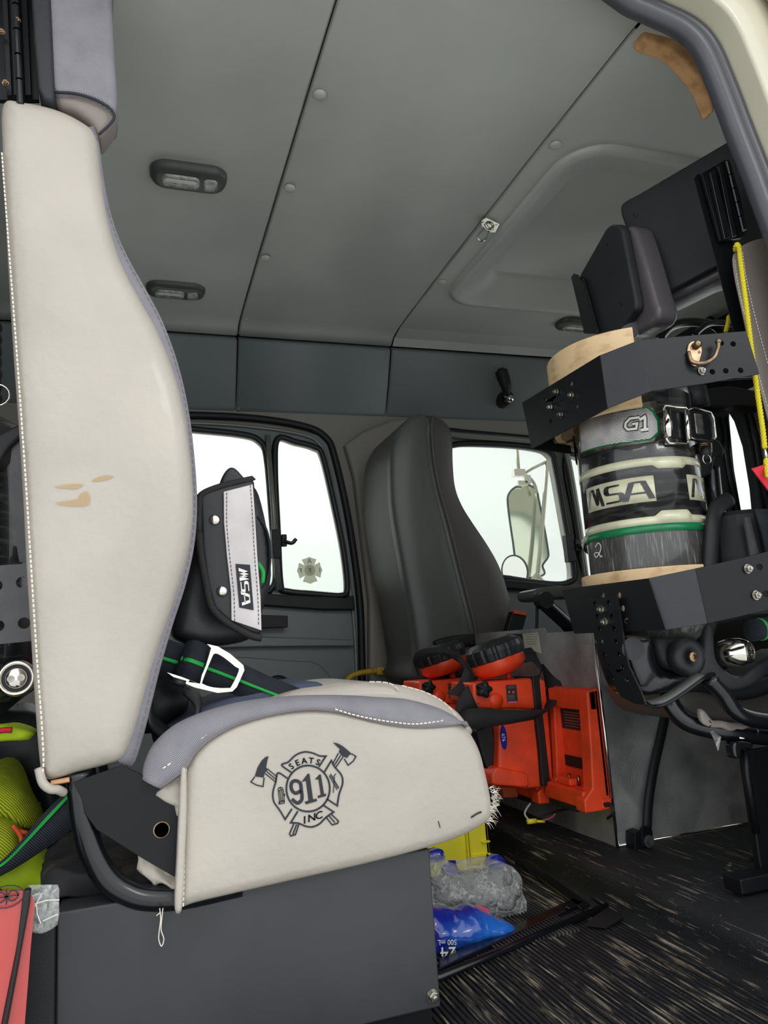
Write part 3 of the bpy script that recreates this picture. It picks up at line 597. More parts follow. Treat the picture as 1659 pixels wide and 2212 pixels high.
# fabric band wrapping over the side onto the top
FT = [(308, 1686), (316, 1650), (338, 1608), (385, 1568), (450, 1540), (530, 1519), (620, 1508), (700, 1505), (770, 1506), (830, 1510), (880, 1513), (930, 1524), (975, 1541), (1012, 1572)]
FB = [(345, 1702), (398, 1662), (420, 1628), (455, 1596), (505, 1568), (560, 1550), (620, 1537), (680, 1532), (740, 1539), (800, 1555), (860, 1567), (915, 1571), (965, 1567), (1008, 1560)]
ft = PP(cr2(FT, 5), Y=.978); fb = PP(cr2(FB, 5), Y=.972); V = []; F = []; n = len(ft); W = 8
for i in range(n):
    a, b = fb[i], ft[i]; up = b-a
    row = [a+Vector((0, .004, 0)), a, a+up*.35+Vector((0, -.0045, 0)), a+up*.7+Vector((0, 0, 0)), a+up*.92+Vector((0, .008, 0)), b+Vector((0, .022, 0)), b+Vector((0, .05, -.004)), b+Vector((0, .13, -.016))]
    V += row
for i in range(n-1): F += [(i*W+k, i*W+k+1, i*W+W+k+1, i*W+W+k) for k in range(W-1)]
ob('cushion_fabric', (V, F), 'fabric', cu, smooth=True, solid=.003, label='lavender-grey woven band over the cushion shoulder')
ob('cushion_welt', tube(fb, .0016, 7), 'greythread', cu, smooth=True)
for q_, y_, r_q in (([(352, 1660), (380, 1640), (410, 1612), (440, 1592), (455, 1580)], .970, .0009), ([(724, 1532), (760, 1543), (800, 1552), (850, 1560), (900, 1564), (960, 1556)], .969, .0010), ([(402, 1660), (400, 1750), (398, 1850), (396, 1958)], .9725, .0009)):
    ob('cushion_stitching', dashes(PP(cr2(q_, 5), Y=y_), r_q, .005, .0022), 'stitch', cu, label='cream topstitching')
# hem fold along rear edge
ob('rear_hem', pillow(cr(PP([(392, 1662), (403, 1662), (404, 1750), (400, 1850), (394, 1964), (378, 1966), (382, 1860), (387, 1750)], Y=.968), 4, True), (0, .02, 0), .004, .001, .005), 'vinyl', cu, smooth=True)
# bunched vinyl at the rear corner
def crumple(px, Y, th, m, name, par, amp=.006, sc=40, **k):
    V, F = pillow(cr(PP(px, Y=Y), 4, True), (0, th, 0), .005, .002, .005)
    V = [v+Vector((noise.noise(v*sc), noise.noise(v*sc+Vector((9, 0, 0))), noise.noise(v*sc+Vector((0, 9, 0)))))*amp for v in V]
    return ob(name, (V, F), m, par, smooth=True, **k)
crumple([(340, 1704), (395, 1668), (398, 1750), (386, 1766), (372, 1730), (350, 1718)], .985, .03, 'vinyl', 'bunched_cover', cu, .008, 60)
crumple([(296, 1838), (345, 1862), (384, 1880), (384, 1922), (330, 1918), (318, 1912), (300, 1870)], 1.002, .03, 'vinyl', 'bunched_cover', cu, .009, 55)
# vinyl horn and dark seat panel beyond the fabric
ob('cushion_crown', pillow(cr(PP([(560, 1530), (640, 1494), (720, 1482), (790, 1474), (850, 1477), (915, 1490), (965, 1515), (1010, 1555), (1000, 1600), (560, 1600)], Y=1.06), 4, True), (0, .28, 0), .02, .02, .008, 6), 'vinyl', cu, smooth=True)
ob('crown_stitching', merge(dashes(PP(cr2([(798, 1473), (830, 1474), (850, 1480), (864, 1496)], 5), Y=1.062), .001, .009, .002), dashes(PP(cr2([(868, 1481), (920, 1496), (960, 1518), (985, 1545)], 5), Y=1.052), .001, .009, .002)), 'stitch', cu)
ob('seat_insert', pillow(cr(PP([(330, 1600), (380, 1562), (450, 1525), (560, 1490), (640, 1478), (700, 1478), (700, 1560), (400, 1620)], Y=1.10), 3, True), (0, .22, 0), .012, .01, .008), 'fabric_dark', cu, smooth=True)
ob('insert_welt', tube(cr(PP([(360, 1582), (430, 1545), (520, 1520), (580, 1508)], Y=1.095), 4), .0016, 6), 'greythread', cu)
# torn corner fibres
gs = []
for k in range(70):
    a = random.uniform(0, 1); b = P(1060+8*math.sin(a*5)+random.uniform(-6, 3), 1700+a*78, Y=.985+random.uniform(-.006, .03)); d = Vector((random.uniform(.2, 1), random.uniform(-.6, .6), random.uniform(-.7, .6))).normalized()*random.uniform(.006, .017)
    gs.append(tube(cr([b, b+d*.5+Vector((0, 0, random.uniform(-.002, .002))), b+d+Vector((0, 0, random.uniform(-.006, .003)))], 3), .0006, 4, r2=.0001))
ob('frayed_fibres', merge(*gs), 'stitch', cu, label='white fibres fraying from the torn front corner')
ob('torn_flap', merge(*[prism(cr([b, b+Vector((.005, -.002, .002)), b+Vector((.009, 0, -.002)), b+Vector((.002, .002, -.004))], 3, True), (0, .002, 0)) for b in (P(1062, 1722, Y=.98), P(1058, 1752, Y=.985), P(1066, 1738, Y=.984))]), 'vinyl', cu)
ob('tear_mark', tube(cr(PP([(1018, 1766), (1030, 1758), (1040, 1754)], Y=.9715), 3), .0011, 5), 'darkthread', cu)
ob('tear_mark', tube(PP([(947, 1774), (951, 1788)], Y=.971), .0006, 5), 'darkthread', cu)
# --- embroidered emblem on the cushion side
EY = .9695
def E_(u, v): return P(520+u*280/1659, 1570+v*280/1659, Y=EY)
def est(lines, w): return stroke(lines, w, E_)
def arc(cx, cy, r, a0, a1, n=20, ry=None): return [(cx+r*math.cos(math.radians(a0+(a1-a0)*k/n)), cy+(ry or r)*math.sin(math.radians(a0+(a1-a0)*k/n))) for k in range(n+1)]
c2 = lambda p, n=5: cr2(p, n)
G = [est([arc(862, 790, 278, 0, 360, 48, 295)[:-1]+[arc(862, 790, 278, 0, 360, 48, 295)[0]]], 22)]
G.append(est([c2([(650, 585), (525, 490), (610, 450), (700, 365), (810, 322), (920, 335), (1010, 372), (1090, 375)])+[(1000, 512)]], 20))
G.append(est([c2([(600, 660), (478, 590), (450, 700), (412, 840), (425, 960), (500, 1070), (568, 1185)])+[(655, 1050)]], 20))
G.append(est([[(1070, 580)]+c2([(1160, 432), (1200, 510), (1290, 620), (1303, 730), (1260, 860), (1235, 1010)])+[(1105, 925)]], 20))
G.append(est([[(730, 1080)]+c2([(640, 1228), (740, 1235), (830, 1272), (920, 1280), (1010, 1240), (1090, 1160), (1190, 1090)])+[(1060, 1005)]], 20))
# axe heads
G.append(fillpoly([(355, 378), (338, 440), (325, 520), (350, 545), (310, 590), (290, 650), (235, 640), (180, 635), (215, 520), (270, 430), (320, 385)], E_))
G.append(est([[(180, 640), (130, 705), (200, 745), (285, 765), (300, 650)]], 14))
G.append(fillpoly([(1185, 200), (1250, 215), (1310, 250), (1370, 300), (1420, 345), (1385, 365), (1360, 400), (1300, 375), (1255, 325), (1270, 285), (1230, 250)], E_))
G.append(est([[(1420, 345), (1475, 378), (1440, 440), (1375, 492), (1325, 410)]], 14))
# handles
G.append(est([[(345, 540), (465, 640)], [(315, 600), (450, 708)], [(335, 575), (455, 675)]], 13))
G.append(est([[(1250, 340), (1180, 470)], [(1310, 385), (1215, 520)], [(1280, 365), (1200, 490)]], 13))
G.append(est([[(680, 1240), (625, 1370), (640, 1398), (700, 1380), (745, 1245)], [(715, 1250), (668, 1375)]], 16))
G.append(est([[(1095, 1160), (1170, 1255), (1240, 1235), (1250, 1205), (1160, 1120)], [(1130, 1140), (1205, 1225)]], 16))
# hydrant
G.append(est([[(480, 820), (500, 980)], [(545, 810), (560, 960)], [(500, 820), (520, 970)], [(525, 815), (540, 965)], [(485, 985), (495, 955), (555, 945), (560, 975), (485, 990)], arc(510, 805, 32, 160, 360, 8)+[(540, 800), (478, 822)], [(505, 770), (510, 800)], [(545, 870), (568, 865)], [(548, 850), (565, 885)]], 9))
# ladder and pike pole
G.append(est([[(1135, 630), (1235, 810)], [(1150, 600), (1255, 790)], [(1200, 640), (1185, 845)], [(1185, 640), (1220, 600)]], 8)); G.append(est([[(1130+12*k*1.0, 628+19*k), (1165+12*k, 620+19*k)] for k in range(0, 9, 1)], 7))
# digits 9 1 1
G.append(est([c2([(770, 820), (700, 850), (650, 800), (650, 720), (700, 690), (760, 720), (775, 800), (785, 900), (770, 950), (720, 975), (655, 925)])], 42))
G.append(fillpoly([(780, 705), (860, 598), (880, 605), (925, 930), (970, 920), (975, 950), (835, 992), (820, 960), (868, 945), (835, 690)], E_))
G.append(fillpoly([(950, 672), (1010, 608), (1025, 612), (1065, 860), (1090, 855), (1090, 885), (990, 912), (985, 885), (1025, 872), (995, 672)], E_))
def along(s, cx, cy, r, a0, da, h, flip=False):
    g = []
    for i, c in enumerate(s):
        a = math.radians(a0+da*i); x = cx+r*math.cos(a); y = cy+r*math.sin(a); t = a+math.pi/2 if not flip else a-math.pi/2
        def f(u, v, x=x, y=y, t=t): return E_(x+u*math.cos(t)+v*math.sin(t)*1, y+u*math.sin(t)-v*math.cos(t)*1)
        g.append(text(c, f, h)); 
    return merge(*g)
for dx in (0, 5): 
    G.append(along('SEATS', 864+dx, 790, 322, -127.5, 14.4, 76)); 
for i, ch in enumerate('INC'):
    for dx in (0, 6):
        G.append(text(ch, lambda u, v, i=i, dx=dx: E_(815+92*i+dx+u+v*.0, 1238-v-(i*30)-u*.3), 95))
ob('embroidered_emblem', merge(*G), 'darkthread', cu, label='black embroidered crest with crossed axes reading SEATS 911 INC', solid=.0012)
# --- frame: pivot plate and bent tube
PLo = PP([(158, 1690), (262, 1654), (300, 1670), (352, 1706), (374, 1726), (388, 1752), (386, 1900), (300, 1850), (208, 1792), (184, 1758), (178, 1730)], Y=.990)
pl = ob('pivot_plate', prism(PLo, (0, .006, 0), [circ(P(349, 1793, Y=.990), .0098, XV, ZV, 20)]), 'black', seat, bevel=.0012)
ob('bushing', lathe([(.0105, 0), (.0105, .012), (.0085, .012), (.0085, 0)], P(349, 1793, Y=.992), (0, 1, 0), 24), 'brass', pl)
ob('bushing_backing', prism(circ(P(349, 1793, Y=1.006), .013, XV, ZV, 20), (0, .003, 0)), 'box', pl)
tp = cr(PP([(170, 1668), (175, 1720), (183, 1780), (200, 1842), (232, 1896), (272, 1926), (322, 1940), (400, 1936), (520, 1910)], Y=1.008), 6)
ob('frame_tube', tube(tp, .0152, 18), 'blackgloss', seat, smooth=True)
ob('far_frame_tube', tube([p+Vector((0, .4, 0)) for p in tp], .0152, 12), 'blackgloss', seat, smooth=True)
# hanging thread loop
th = PP([(345, 1962), (347, 1985), (344, 2010), (343, 2030), (349, 2044), (354, 2028), (348, 2008), (350, 1980), (352, 1962)], Y=.985)
ob('loose_thread', merge(tube(cr(th, 4), .0006, 5), tube(cr(PP([(345, 1972), (338, 1978)], Y=.985), 4), .0005, 5)), 'stitch', seat)
# --- pedestal box
pd = seat
zt = P(500, 1906, Y=1.0).z
pa, pb, pc_, pd_ = P(122, 1972, Y=1.0), P(928, 1833, Y=1.0), P(950, 2182, Y=1.0), P(112, 2290, Y=1.0)
ob('pedestal_box', prism([Vector((pa.x, 1.0, pa.z)), Vector((pb.x, 1.0, pa.z+.004)), Vector((pb.x, 1.0, .03)), Vector((pa.x, 1.0, .03))], (0, .42, 0)), 'box', pd, bevel=.003)
bolt('bolt', P(934, 2150, Y=1.0), (0, -1, 0), .0068, pd, 'steel')
ob('pedestal_foot', box((pa.x+.01, 1.01, 0), (pb.x-.01, 1.41, .031)), 'black', pd)
cl = ob('dark_cloth', (lambda g: ([v+Vector((noise.noise(v*30), noise.noise(v*30+Vector((5, 0, 0))), .6*noise.noise(v*30+Vector((0, 5, 0)))))*.012 for v in g[0]], g[1]))(pillow(rrect(-.115, .03, 1.04, 1.3, .03, pa.z+.032), (0, 0, -.03), .012, .003, .01)), 'cloth', None, smooth=True)
tag(cl, 'crumpled dark grey cloth lying on the steel box behind the bent seat tube', 'cloth'); base(cl)
# ================================================================== harness gear in the crew seat
pk = thing('harness_pouch', 'black nylon pouch with white reflective band and silver snaps hanging in the crew seat', 'pouch', (.2, 1.2, .55))
def Q(p, Y=1.12): return cr(PP(p, Y=Y), 4, True)
ob('pouch_body', (lambda g: ([v+Vector((0, noise.noise(v*14)*.008, 0)) for v in g[0]], g[1]))(pillow(cr(PP([(372, 1360), (388, 1280), (402, 1200), (432, 1075), (480, 1050), (546, 1040), (575, 1110), (590, 1240), (566, 1330), (560, 1365), (520, 1388), (440, 1396), (395, 1385)], Y=1.13), 4, True), (0, .09, 0), .02, .02, .008)), 'nylon', pk, smooth=True)
fl = ob('pouch_flap', pillow(resample(PP([(432, 1072), (440, 1062), (480, 1047), (543, 1033), (550, 1040), (553, 1110), (558, 1200), (565, 1300), (565, 1372), (540, 1366), (492, 1340), (462, 1312), (447, 1260), (436, 1180)], Y=1.105), .006), (0, .012, 0), .005, .003, .005), 'nylon', pk, smooth=True)
bd = cr2([(429, 1150), (430, 1090), (436, 1068), (478, 1050), (545, 1034)], 4)+[(547, 1038)]
ob('binding', merge(tube(PP(bd, Y=1.106), .0048, 8), tube(PP(cr2([(429, 1150), (434, 1200), (445, 1262), (458, 1312), (490, 1344), (540, 1372), (565, 1378)], 4), Y=1.106), .0055, 8)), 'binding', fl, smooth=True)
bt = PP([(483, 1062), (546, 1046), (551, 1110), (556, 1200), (563, 1290), (565, 1362), (500, 1340), (499, 1280), (490, 1200), (484, 1130)], Y=1.1005)
ob('reflective_band', prism(bt, (0, .003, 0)), 'reflect', fl, bevel=.0008)
for p in ([(490, 1064), (490, 1130), (496, 1200), (505, 1280), (507, 1342)], [(541, 1048), (545, 1110), (550, 1200), (557, 1290), (559, 1355)]): ob('band_stitching', dashes(PP(cr2(p, 4), Y=1.0998), .0005, .003, .001), 'darkthread', fl)
def MSAL(f):
    def pw(poly): return fillpoly(poly, f)
    g = [pw([(.03, .08), (.11, .90), (.17, .90), (.12, .08)]), pw([(.115, .90), (.19, .90), (.235, .32), (.235, .10), (.185, .10)]), pw([(.19, .10), (.245, .10), (.30, .90), (.245, .90)][::-1]), pw([(.245, .90), (.315, .90), (.37, .08), (.28, .08)])]
    g += [stroke([[(.62, .82), (.43, .82), (.405, .76), (.405, .56), (.43, .50), (.60, .48), (.625, .42), (.625, .24), (.60, .17), (.395, .17)]], .085, f), stroke([[(.67, .08), (.745, .82), (.885, .82), (.965, .08)], [(.72, .38), (.92, .38)]], .08, f)]
    return merge(*g)
a, b, c = P(510, 1218, Y=1.099), P(545, 1220, Y=1.099), P(518, 1312, Y=1.099)   # label runs downwards: u along c-a, v towards the reader's top (right edge)
lb = PP([(509, 1218), (540, 1220), (548, 1318), (517, 1312)], Y=1.0992)
ob('brand_label', prism(lb, (0, .001, 0)), 'darkthread', fl)
o_, ux, vx = P(513, 1224, Y=1.0985), P(521, 1308, Y=1.0985)-P(513, 1224, Y=1.0985), P(537, 1225, Y=1.0985)-P(513, 1224, Y=1.0985)
ob('lettering', MSAL(lambda u, v: o_+ux*u+vx*v), 'white', fl, label='white letters MSA on a black tag')
for x, y in ((464, 1123), (480, 1277)): ob('snap_button', lathe([(.0085, 0), (.0085, .001), (.0075, .003), (.004, .0048), (.0001, .0052)], P(x, y, Y=1.105), (0, -1, 0), 20), 'chrome', fl, smooth=True)
ob('grab_loop', pillow(cr(PP([(474, 1068), (476, 1042), (484, 1022), (496, 1009), (508, 1010), (522, 1024), (536, 1044), (510, 1058)], Y=1.12), 4, True), (0, .022, 0), .006, .004, .004), 'nylon', pk, smooth=True)
ob('side_webbing', strap(cr(PP([(552, 1120), (572, 1150), (580, 1200), (574, 1250), (560, 1275)], Y=1.15), 6), (0, .02, 0), .003), 'webbing', pk, smooth=True)
ob('side_stripe', strap(cr(PP([(556, 1215), (568, 1235), (567, 1260)], Y=1.118), 5), (.003, 0, .001), .002), 'green', pk, smooth=True)
# waist strap with buckle
ws = thing('waist_strap', 'charcoal webbing strap with green stripe and flat silver buckle lying across the seat', 'strap', (.15, 1.15, .42))
def S2(a, b, Y, t=.003, n=5): return strap2(PP(a, Y=Y) if not isinstance(Y, (list, tuple)) else [P(x, y, Y=z) for (x, y), z in zip(a, Y)], PP(b, Y=Y) if not isinstance(Y, (list, tuple)) else [P(x, y, Y=z) for (x, y), z in zip(b, Y)], t, n)
up = [(330, 1372), (400, 1392), (455, 1406), (520, 1432), (585, 1462), (640, 1484), (690, 1508)]
dn = [(322, 1452), (370, 1468), (430, 1476), (480, 1492), (530, 1508), (590, 1530), (650, 1548)]
ys = [1.12, 1.12, 1.115, 1.11, 1.105, 1.10, 1.095]
wb = ob('webbing', S2(up, dn, ys, .003), 'webbing', ws, smooth=True)
ga = [(a[0]*.53+b[0]*.47, a[1]*.53+b[1]*.47) for a, b in zip(up, dn)]; gb = [(a[0]*.43+b[0]*.57, a[1]*.43+b[1]*.57) for a, b in zip(up, dn)]
ob('green_stripe', S2(ga, gb, [y-.003 for y in ys], .001), 'green', wb, smooth=True)
ob('folded_webbing', S2([(404, 1385), (425, 1383), (452, 1396)], [(374, 1462), (398, 1468), (428, 1482)], [1.106, 1.098, 1.106], .003), 'webbing', ws, smooth=True)
ob('green_stripe', S2([(393, 1418), (415, 1423), (441, 1433)], [(390, 1426), (412, 1431), (438, 1441)], [1.104, 1.0955, 1.104], .001), 'green', ws)
bo = PP([(447, 1391), (470, 1396), (497, 1412), (526, 1437), (528, 1448), (512, 1484), (502, 1494), (470, 1497), (420, 1485), (385, 1470), (360, 1452), (392, 1462), (428, 1476), (444, 1440), (456, 1400)], Y=1.094)
bho = PP(cr2([(464, 1412), (480, 1418), (508, 1440), (516, 1448), (500, 1482), (492, 1486), (462, 1485), (440, 1478), (438, 1470), (456, 1425)], 3, True), Y=1.094)
ob('buckle', prism(bo, (0, .003, 0), [bho]), 'chrome', ws, bevel=.0008)
ob('buckle_pin', tube(PP([(372, 1470), (400, 1478)], Y=1.092), .005, 10), 'nylon', ws, smooth=True)
# loose black strap end below
le = ob('shoulder_strap_end', strap2([P(320, 1490, Y=1.13), P(330, 1540, Y=1.12), P(360, 1572, Y=1.1), P(392, 1576, Y=1.09), P(424, 1550, Y=1.09), P(432, 1510, Y=1.1), P(410, 1480, Y=1.12)], [P(320, 1520, Y=1.09), P(322, 1566, Y=1.08), P(352, 1594, Y=1.06), P(392, 1590, Y=1.05), P(418, 1560, Y=1.05), P(424, 1526, Y=1.06), P(396, 1496, Y=1.08)], .006, 6), 'nylon', None, smooth=True)
tag(le, 'padded black strap end curled below the silver buckle', 'strap'); base(le)
lr = ob('harness_bulk', (lambda g: ([v+Vector((noise.noise(v*22), noise.noise(v*22+Vector((5, 0, 0))), noise.noise(v*22+Vector((0, 5, 0)))))*.012 for v in g[0]], g[1]))(pillow(cr(PP([(300, 1400), (360, 1400), (400, 1470), (410, 1530), (360, 1575), (300, 1570), (270, 1500)], Y=1.15), 4, True), (0, .12, 0), .02, .02, .008)), 'nylon', None, smooth=True)
tag(lr, 'bunched black harness padding between backrest and cushion', 'harness padding'); base(lr)
# ================================================================== things behind the seat back, far left
kn = thing('cylinder_valve_knob', 'round silver cylinder valve knob at the left edge behind the backrest', 'valve', P(36, 1470, Y=1.15))
c = P(36, 1465, Y=1.1)
ob('knob_rim', lathe([(.023, .02), (.0235, 0), (.021, -.006), (.018, -.004), (.017, .002), (.018, .006)], c, (0, 1, 0), 36), 'chrome', kn, smooth=True)
ob('rubber_ring', lathe([(.018, .0), (.018, .004), (.013, .004), (.013, 0)], c+Vector((0, -.001, 0)), (0, 1, 0), 30), 'rubber', kn)
ob('knob_cap', lathe([(.0001, -.004), (.012, -.004), (.0135, -.001), (.0135, .01)], c+Vector((0, -.002, 0)), (0, 1, 0), 30), 'chrome', kn, smooth=True)
ob('cap_screws', merge(*[lathe([(.0045, 0), (.0045, -.002), (.002, -.002), (.002, -.001)], c+Vector((dx, -.005, dx*.06)), (0, 1, 0), 16) for dx in (-.0062, .0062)]), 'steel', kn)
ob('valve_stem', cyl(c+Vector((0, .012, 0)), c+Vector((0, .09, -.01)), .014), 'black', kn)
bp = ob('mounting_bracket', prism(PP([(-60, 1225), (75, 1216), (78, 1384), (-60, 1398)], Y=1.12), (0, .003, 0), [circ(P(x, y, Y=1.12), .0075, XV, ZV, 16) for x, y in ((48, 1258), (52, 1346), (-4, 1352), (-8, 1265))]), 'galv', None, bevel=.0006)
tag(bp, 'grey steel bracket plate with round holes behind the backrest', 'bracket'); base(bp)
rg = thing('breathing_cylinder', 'dark cylinder with pale label edge half hidden behind the backrest', 'cylinder', (-.19, 1.3, .6))
ob('cylinder_body', lathe([(.02, .0), (.085, .05), (.092, .1), (.092, .42), (.07, .47), (.02, .5)], (-.235, 1.33, .42), (0, 0, 1), 32), 'cyldark', rg, smooth=True)
ob('cylinder_label', prism(PP([(30, 935), (60, 935), (66, 1030), (70, 1214), (42, 1214), (36, 1180), (28, 1178), (26, 1110), (22, 1108), (20, 1016)], Y=1.2), (0, .002, 0)), 'galv', rg)
ob('cylinder_shroud', pillow(PP([(-40, 1010), (0, 1000), (22, 965), (60, 930), (60, 905), (10, 930), (-40, 960)], Y=1.19), (0, .05, 0), .006, .003, .006), 'shell', rg, smooth=True)
hs = ob('coiled_hose', tube(cr([P(-6+3*math.sin(k*2.2), 700+k*9, Y=1.16+.006*math.cos(k*2.2)) for k in range(20)], 3), .006, 8), 'rubber', None, smooth=True)
tag(hs, 'black ribbed hose hanging at the left edge behind the backrest', 'hose'); base(hs)
ry = ob('key_ring', tube([P(-6, 853, Y=1.13)+(XV*math.cos(a*.3927)+ZV*math.sin(a*.3927))*.016 for a in range(16)], .0014, 8, True), 'chrome', None, smooth=True)
tag(ry, 'thin silver ring at the left edge above the grey bracket plate', 'ring'); base(ry)
# strap running down to the lower left
lw = thing('harness_strap', 'dark webbing strap with green line running down left of the bent tube', 'strap', P(60, 1800, Y=1.08))
w1 = ob('webbing', S2([(135, 1716), (90, 1762), (40, 1822), (0, 1862), (-40, 1890)], [(190, 1760), (145, 1800), (70, 1852), (10, 1888), (-40, 1910)], [1.05, 1.06, 1.08, 1.1, 1.1], .0025), 'webbing', lw, smooth=True)
ob('green_stripe', S2([(148, 1714), (100, 1765), (52, 1818), (8, 1862), (-36, 1886)], [(153, 1718), (105, 1770), (56, 1822), (10, 1867), (-36, 1891)], [1.045, 1.055, 1.075, 1.095, 1.095], .001), 'green', w1)
# hi-vis vest and other clutter
def blob(name, px, Y, th, m, lab, cat, amp=.015, sc=14, r=.03):
    V, F = pillow(cr(PP(px, Y=Y), 4, True), (0, th, 0), r, r*.6, .009)
    V = [v+Vector((noise.noise(v*sc), noise.noise(v*sc+Vector((5, 0, 0))), noise.noise(v*sc+Vector((0, 5, 0)))))*amp for v in V]
    o = ob(name, (V, F), m, None, smooth=True); tag(o, lab, cat); return base(o)
hv = blob('safety_vest', [(-60, 1690), (-10, 1668), (30, 1695), (58, 1745), (72, 1790), (60, 1796), (10, 1786), (-60, 1770)], 1.2, .14, 'hivis', 'hi-vis yellow mesh vest folded at the lower left, its upper fold', 'vest')
ob('orange_trim', tube(cr([v+Vector((0, -.004, 0)) for v in PP([(-20, 1782), (20, 1790), (60, 1798)], Y=1.2)], 4), .003, 6), 'hiorange', hv, smooth=True)
hv2 = blob('safety_vest', [(-60, 1780), (0, 1776), (35, 1795), (48, 1830), (30, 1880), (-10, 1900), (-60, 1910)], 1.17, .12, 'hivis', 'hi-vis yellow mesh vest hanging below another, left of the dark strap', 'vest')
ob('orange_trim', tube(cr([v+Vector((0, -.004, 0)) for v in PP([(28, 1782), (44, 1802), (50, 1826)], Y=1.168)], 4), .003, 6), 'hiorange', hv2, smooth=True)
blob('work_jacket', [(-20, 1880), (20, 1862), (60, 1845), (100, 1870), (125, 1900), (124, 1925), (40, 1925), (-20, 1928)], 1.22, .1, 'hivis2', 'lime yellow jacket bunched behind the red folder', 'jacket')
blob('dark_jacket', [(-60, 1540), (0, 1530), (70, 1540), (130, 1620), (150, 1700), (160, 1830), (140, 1900), (60, 1850), (60, 1720), (-60, 1640)], 1.36, .15, 'nylon', 'dark jacket heaped in shadow behind the yellow vests', 'jacket')
blob('folded_vest', [(-40, 1580), (0, 1574), (30, 1576), (66, 1585), (60, 1598), (20, 1602), (-40, 1606)], 1.18, .1, 'hivis2', 'narrow lime and red vest edge below the silver valve knob', 'vest', .008, 20, .008)
ob('red_trim', tube(cr(PP([(-30, 1582), (10, 1577), (26, 1577)], Y=1.17), 4), .004, 6), 'red', bpy.data.objects['folded_vest'], smooth=True)
# red binder in plastic with tape
bi = thing('map_folder', 'red folder in a clear plastic sleeve at the bottom left', 'folder', P(20, 2150, Y=.93))
ob('cover', prism(PP([(-80, 1930), (52, 1924), (58, 1935), (34, 2060), (-2, 2240), (-30, 2330), (-120, 2330), (-120, 1930)], Y=.93), (0, .006, 0)), 'redpaper', bi, bevel=.001)
ob('spine', prism(PP([(50, 1924), (66, 1922), (62, 1960), (40, 2080), (10, 2240), (-8, 2320), (-20, 2300), (-2, 2240), (34, 2060)], Y=.926), (0, .012, 0)), 'rubber', bi, bevel=.002)
ob('sleeve', prism(PP([(64, 1925), (75, 1950), (66, 2050), (52, 2230), (45, 2320), (-8, 2320), (12, 2240), (42, 2080)], Y=.935), (0, .002, 0)), 'redpaper', bi, label='pink-red folder edge behind the plastic')
ob('emblem', merge(stroke([[(math.cos(a*.3927)*.017*1, math.sin(a*.3927)*.011) for a in range(17)]], .0012, lambda u, v: P(14, 1937, Y=.9265)+Vector((u, 0, v))), stroke([[(math.cos(a*.3927)*.005+dx, math.sin(a*.3927)*.005) for a in range(17)] for dx in (-.006, .006)]+[[(0, -.008), (0, .008)], [(-.012, 0), (.012, 0)]], .0014, lambda u, v: P(14, 1937, Y=.9265)+Vector((u, 0, v)))), 'darkthread', bi)
ta = ob('packing_tape', (lambda g: ([v+Vector((0, noise.noise(v*40)*.006, 0)) for v in g[0]], g[1]))(pillow(PP([(60, 1915), (128, 1912), (128, 1975), (124, 2000), (92, 2018), (58, 2012)], Y=.955), (0, .003, 0), .002, .001, .006)), 'film', None, smooth=True)
tag(ta, 'crinkled clear tape stuck between the red folder and the steel box', 'tape'); base(ta)
ob('tape_crease', merge(*[tube(PP(p, Y=.952), .0007, 4) for p in ([(70, 1955), (100, 1945), (128, 1944)], [(92, 1990), (125, 1975)], [(78, 1950), (80, 1975), (88, 1995)], [(90, 1930), (75, 1958)])]), 'white', ta)
st(ob('trim_13', prism(PP([(60, 1975), (118, 1975), (116, 2300), (48, 2300)], Y=.985), (0, .3, 0)), 'blackmatte', None, bevel=.002))
# ================================================================== ceiling fittings
def dome(cx, cy, lab, z=CZ, s=1, rz=0, loc=None):
    t = thing('dome_light', lab, 'ceiling light', (0, 0, 0), 'ceiling dome lights')
    def rr(w_, h_, r, zz, ox=0, oy=0): return [Vector((p.x+ox, p.y+oy, zz)) for p in rrect(-w_/2, w_/2, -h_/2, h_/2, r, 0, 6)]
    def stack(rs): n = len(rs[0]); V = [p for q in rs for p in q]; return V, [(k*n+i, k*n+(i+1) % n, (k+1)*n+(i+1) % n, (k+1)*n+i) for k in range(len(rs)-1) for i in range(n)]+[[(len(rs)-1)*n+i for i in range(n)]]
    ob('housing', stack([rr(.165, .088, .036, .002), rr(.165, .088, .036, -.004), rr(.155, .078, .032, -.013), rr(.13, .06, .026, -.017)]), 'driver', t, smooth=True)
    ob('lens', stack([rr(.082, .042, .014, -.015, -.018), rr(.080, .040, .013, -.021, -.018), rr(.070, .030, .010, -.023, -.018)]), 'clear', t, smooth=True)
    ob('switch', stack([rr(.030, .040, .010, -.015, .046), rr(.028, .038, .009, -.022, .046), rr(.02, .028, .008, -.023, .046)]), 'clear', t, smooth=True)
    ob('reflector', stack([rr(.066, .012, .004, -.0235, -.018, -.008), rr(.064, .010, .004, -.0242, -.018, -.008)]), 'white', t)
    t.location = (cx, cy, z); t.rotation_euler = (0, 0, rz); return t
a = P(408, 379, Z=CZ); dome(a.x, a.y, 'grey ceiling dome light with clear lens, nearer of the two beside the backrest')
a = P(380, 624, Z=CZ); dome(a.x, a.y, 'grey ceiling dome light with clear lens, farther one near the header panel')
a = P(1238, 700, Z=CZ-.004); dome(a.x+.02, a.y, 'grey ceiling dome light beside the hatch recess, above the tan cylinder liner')
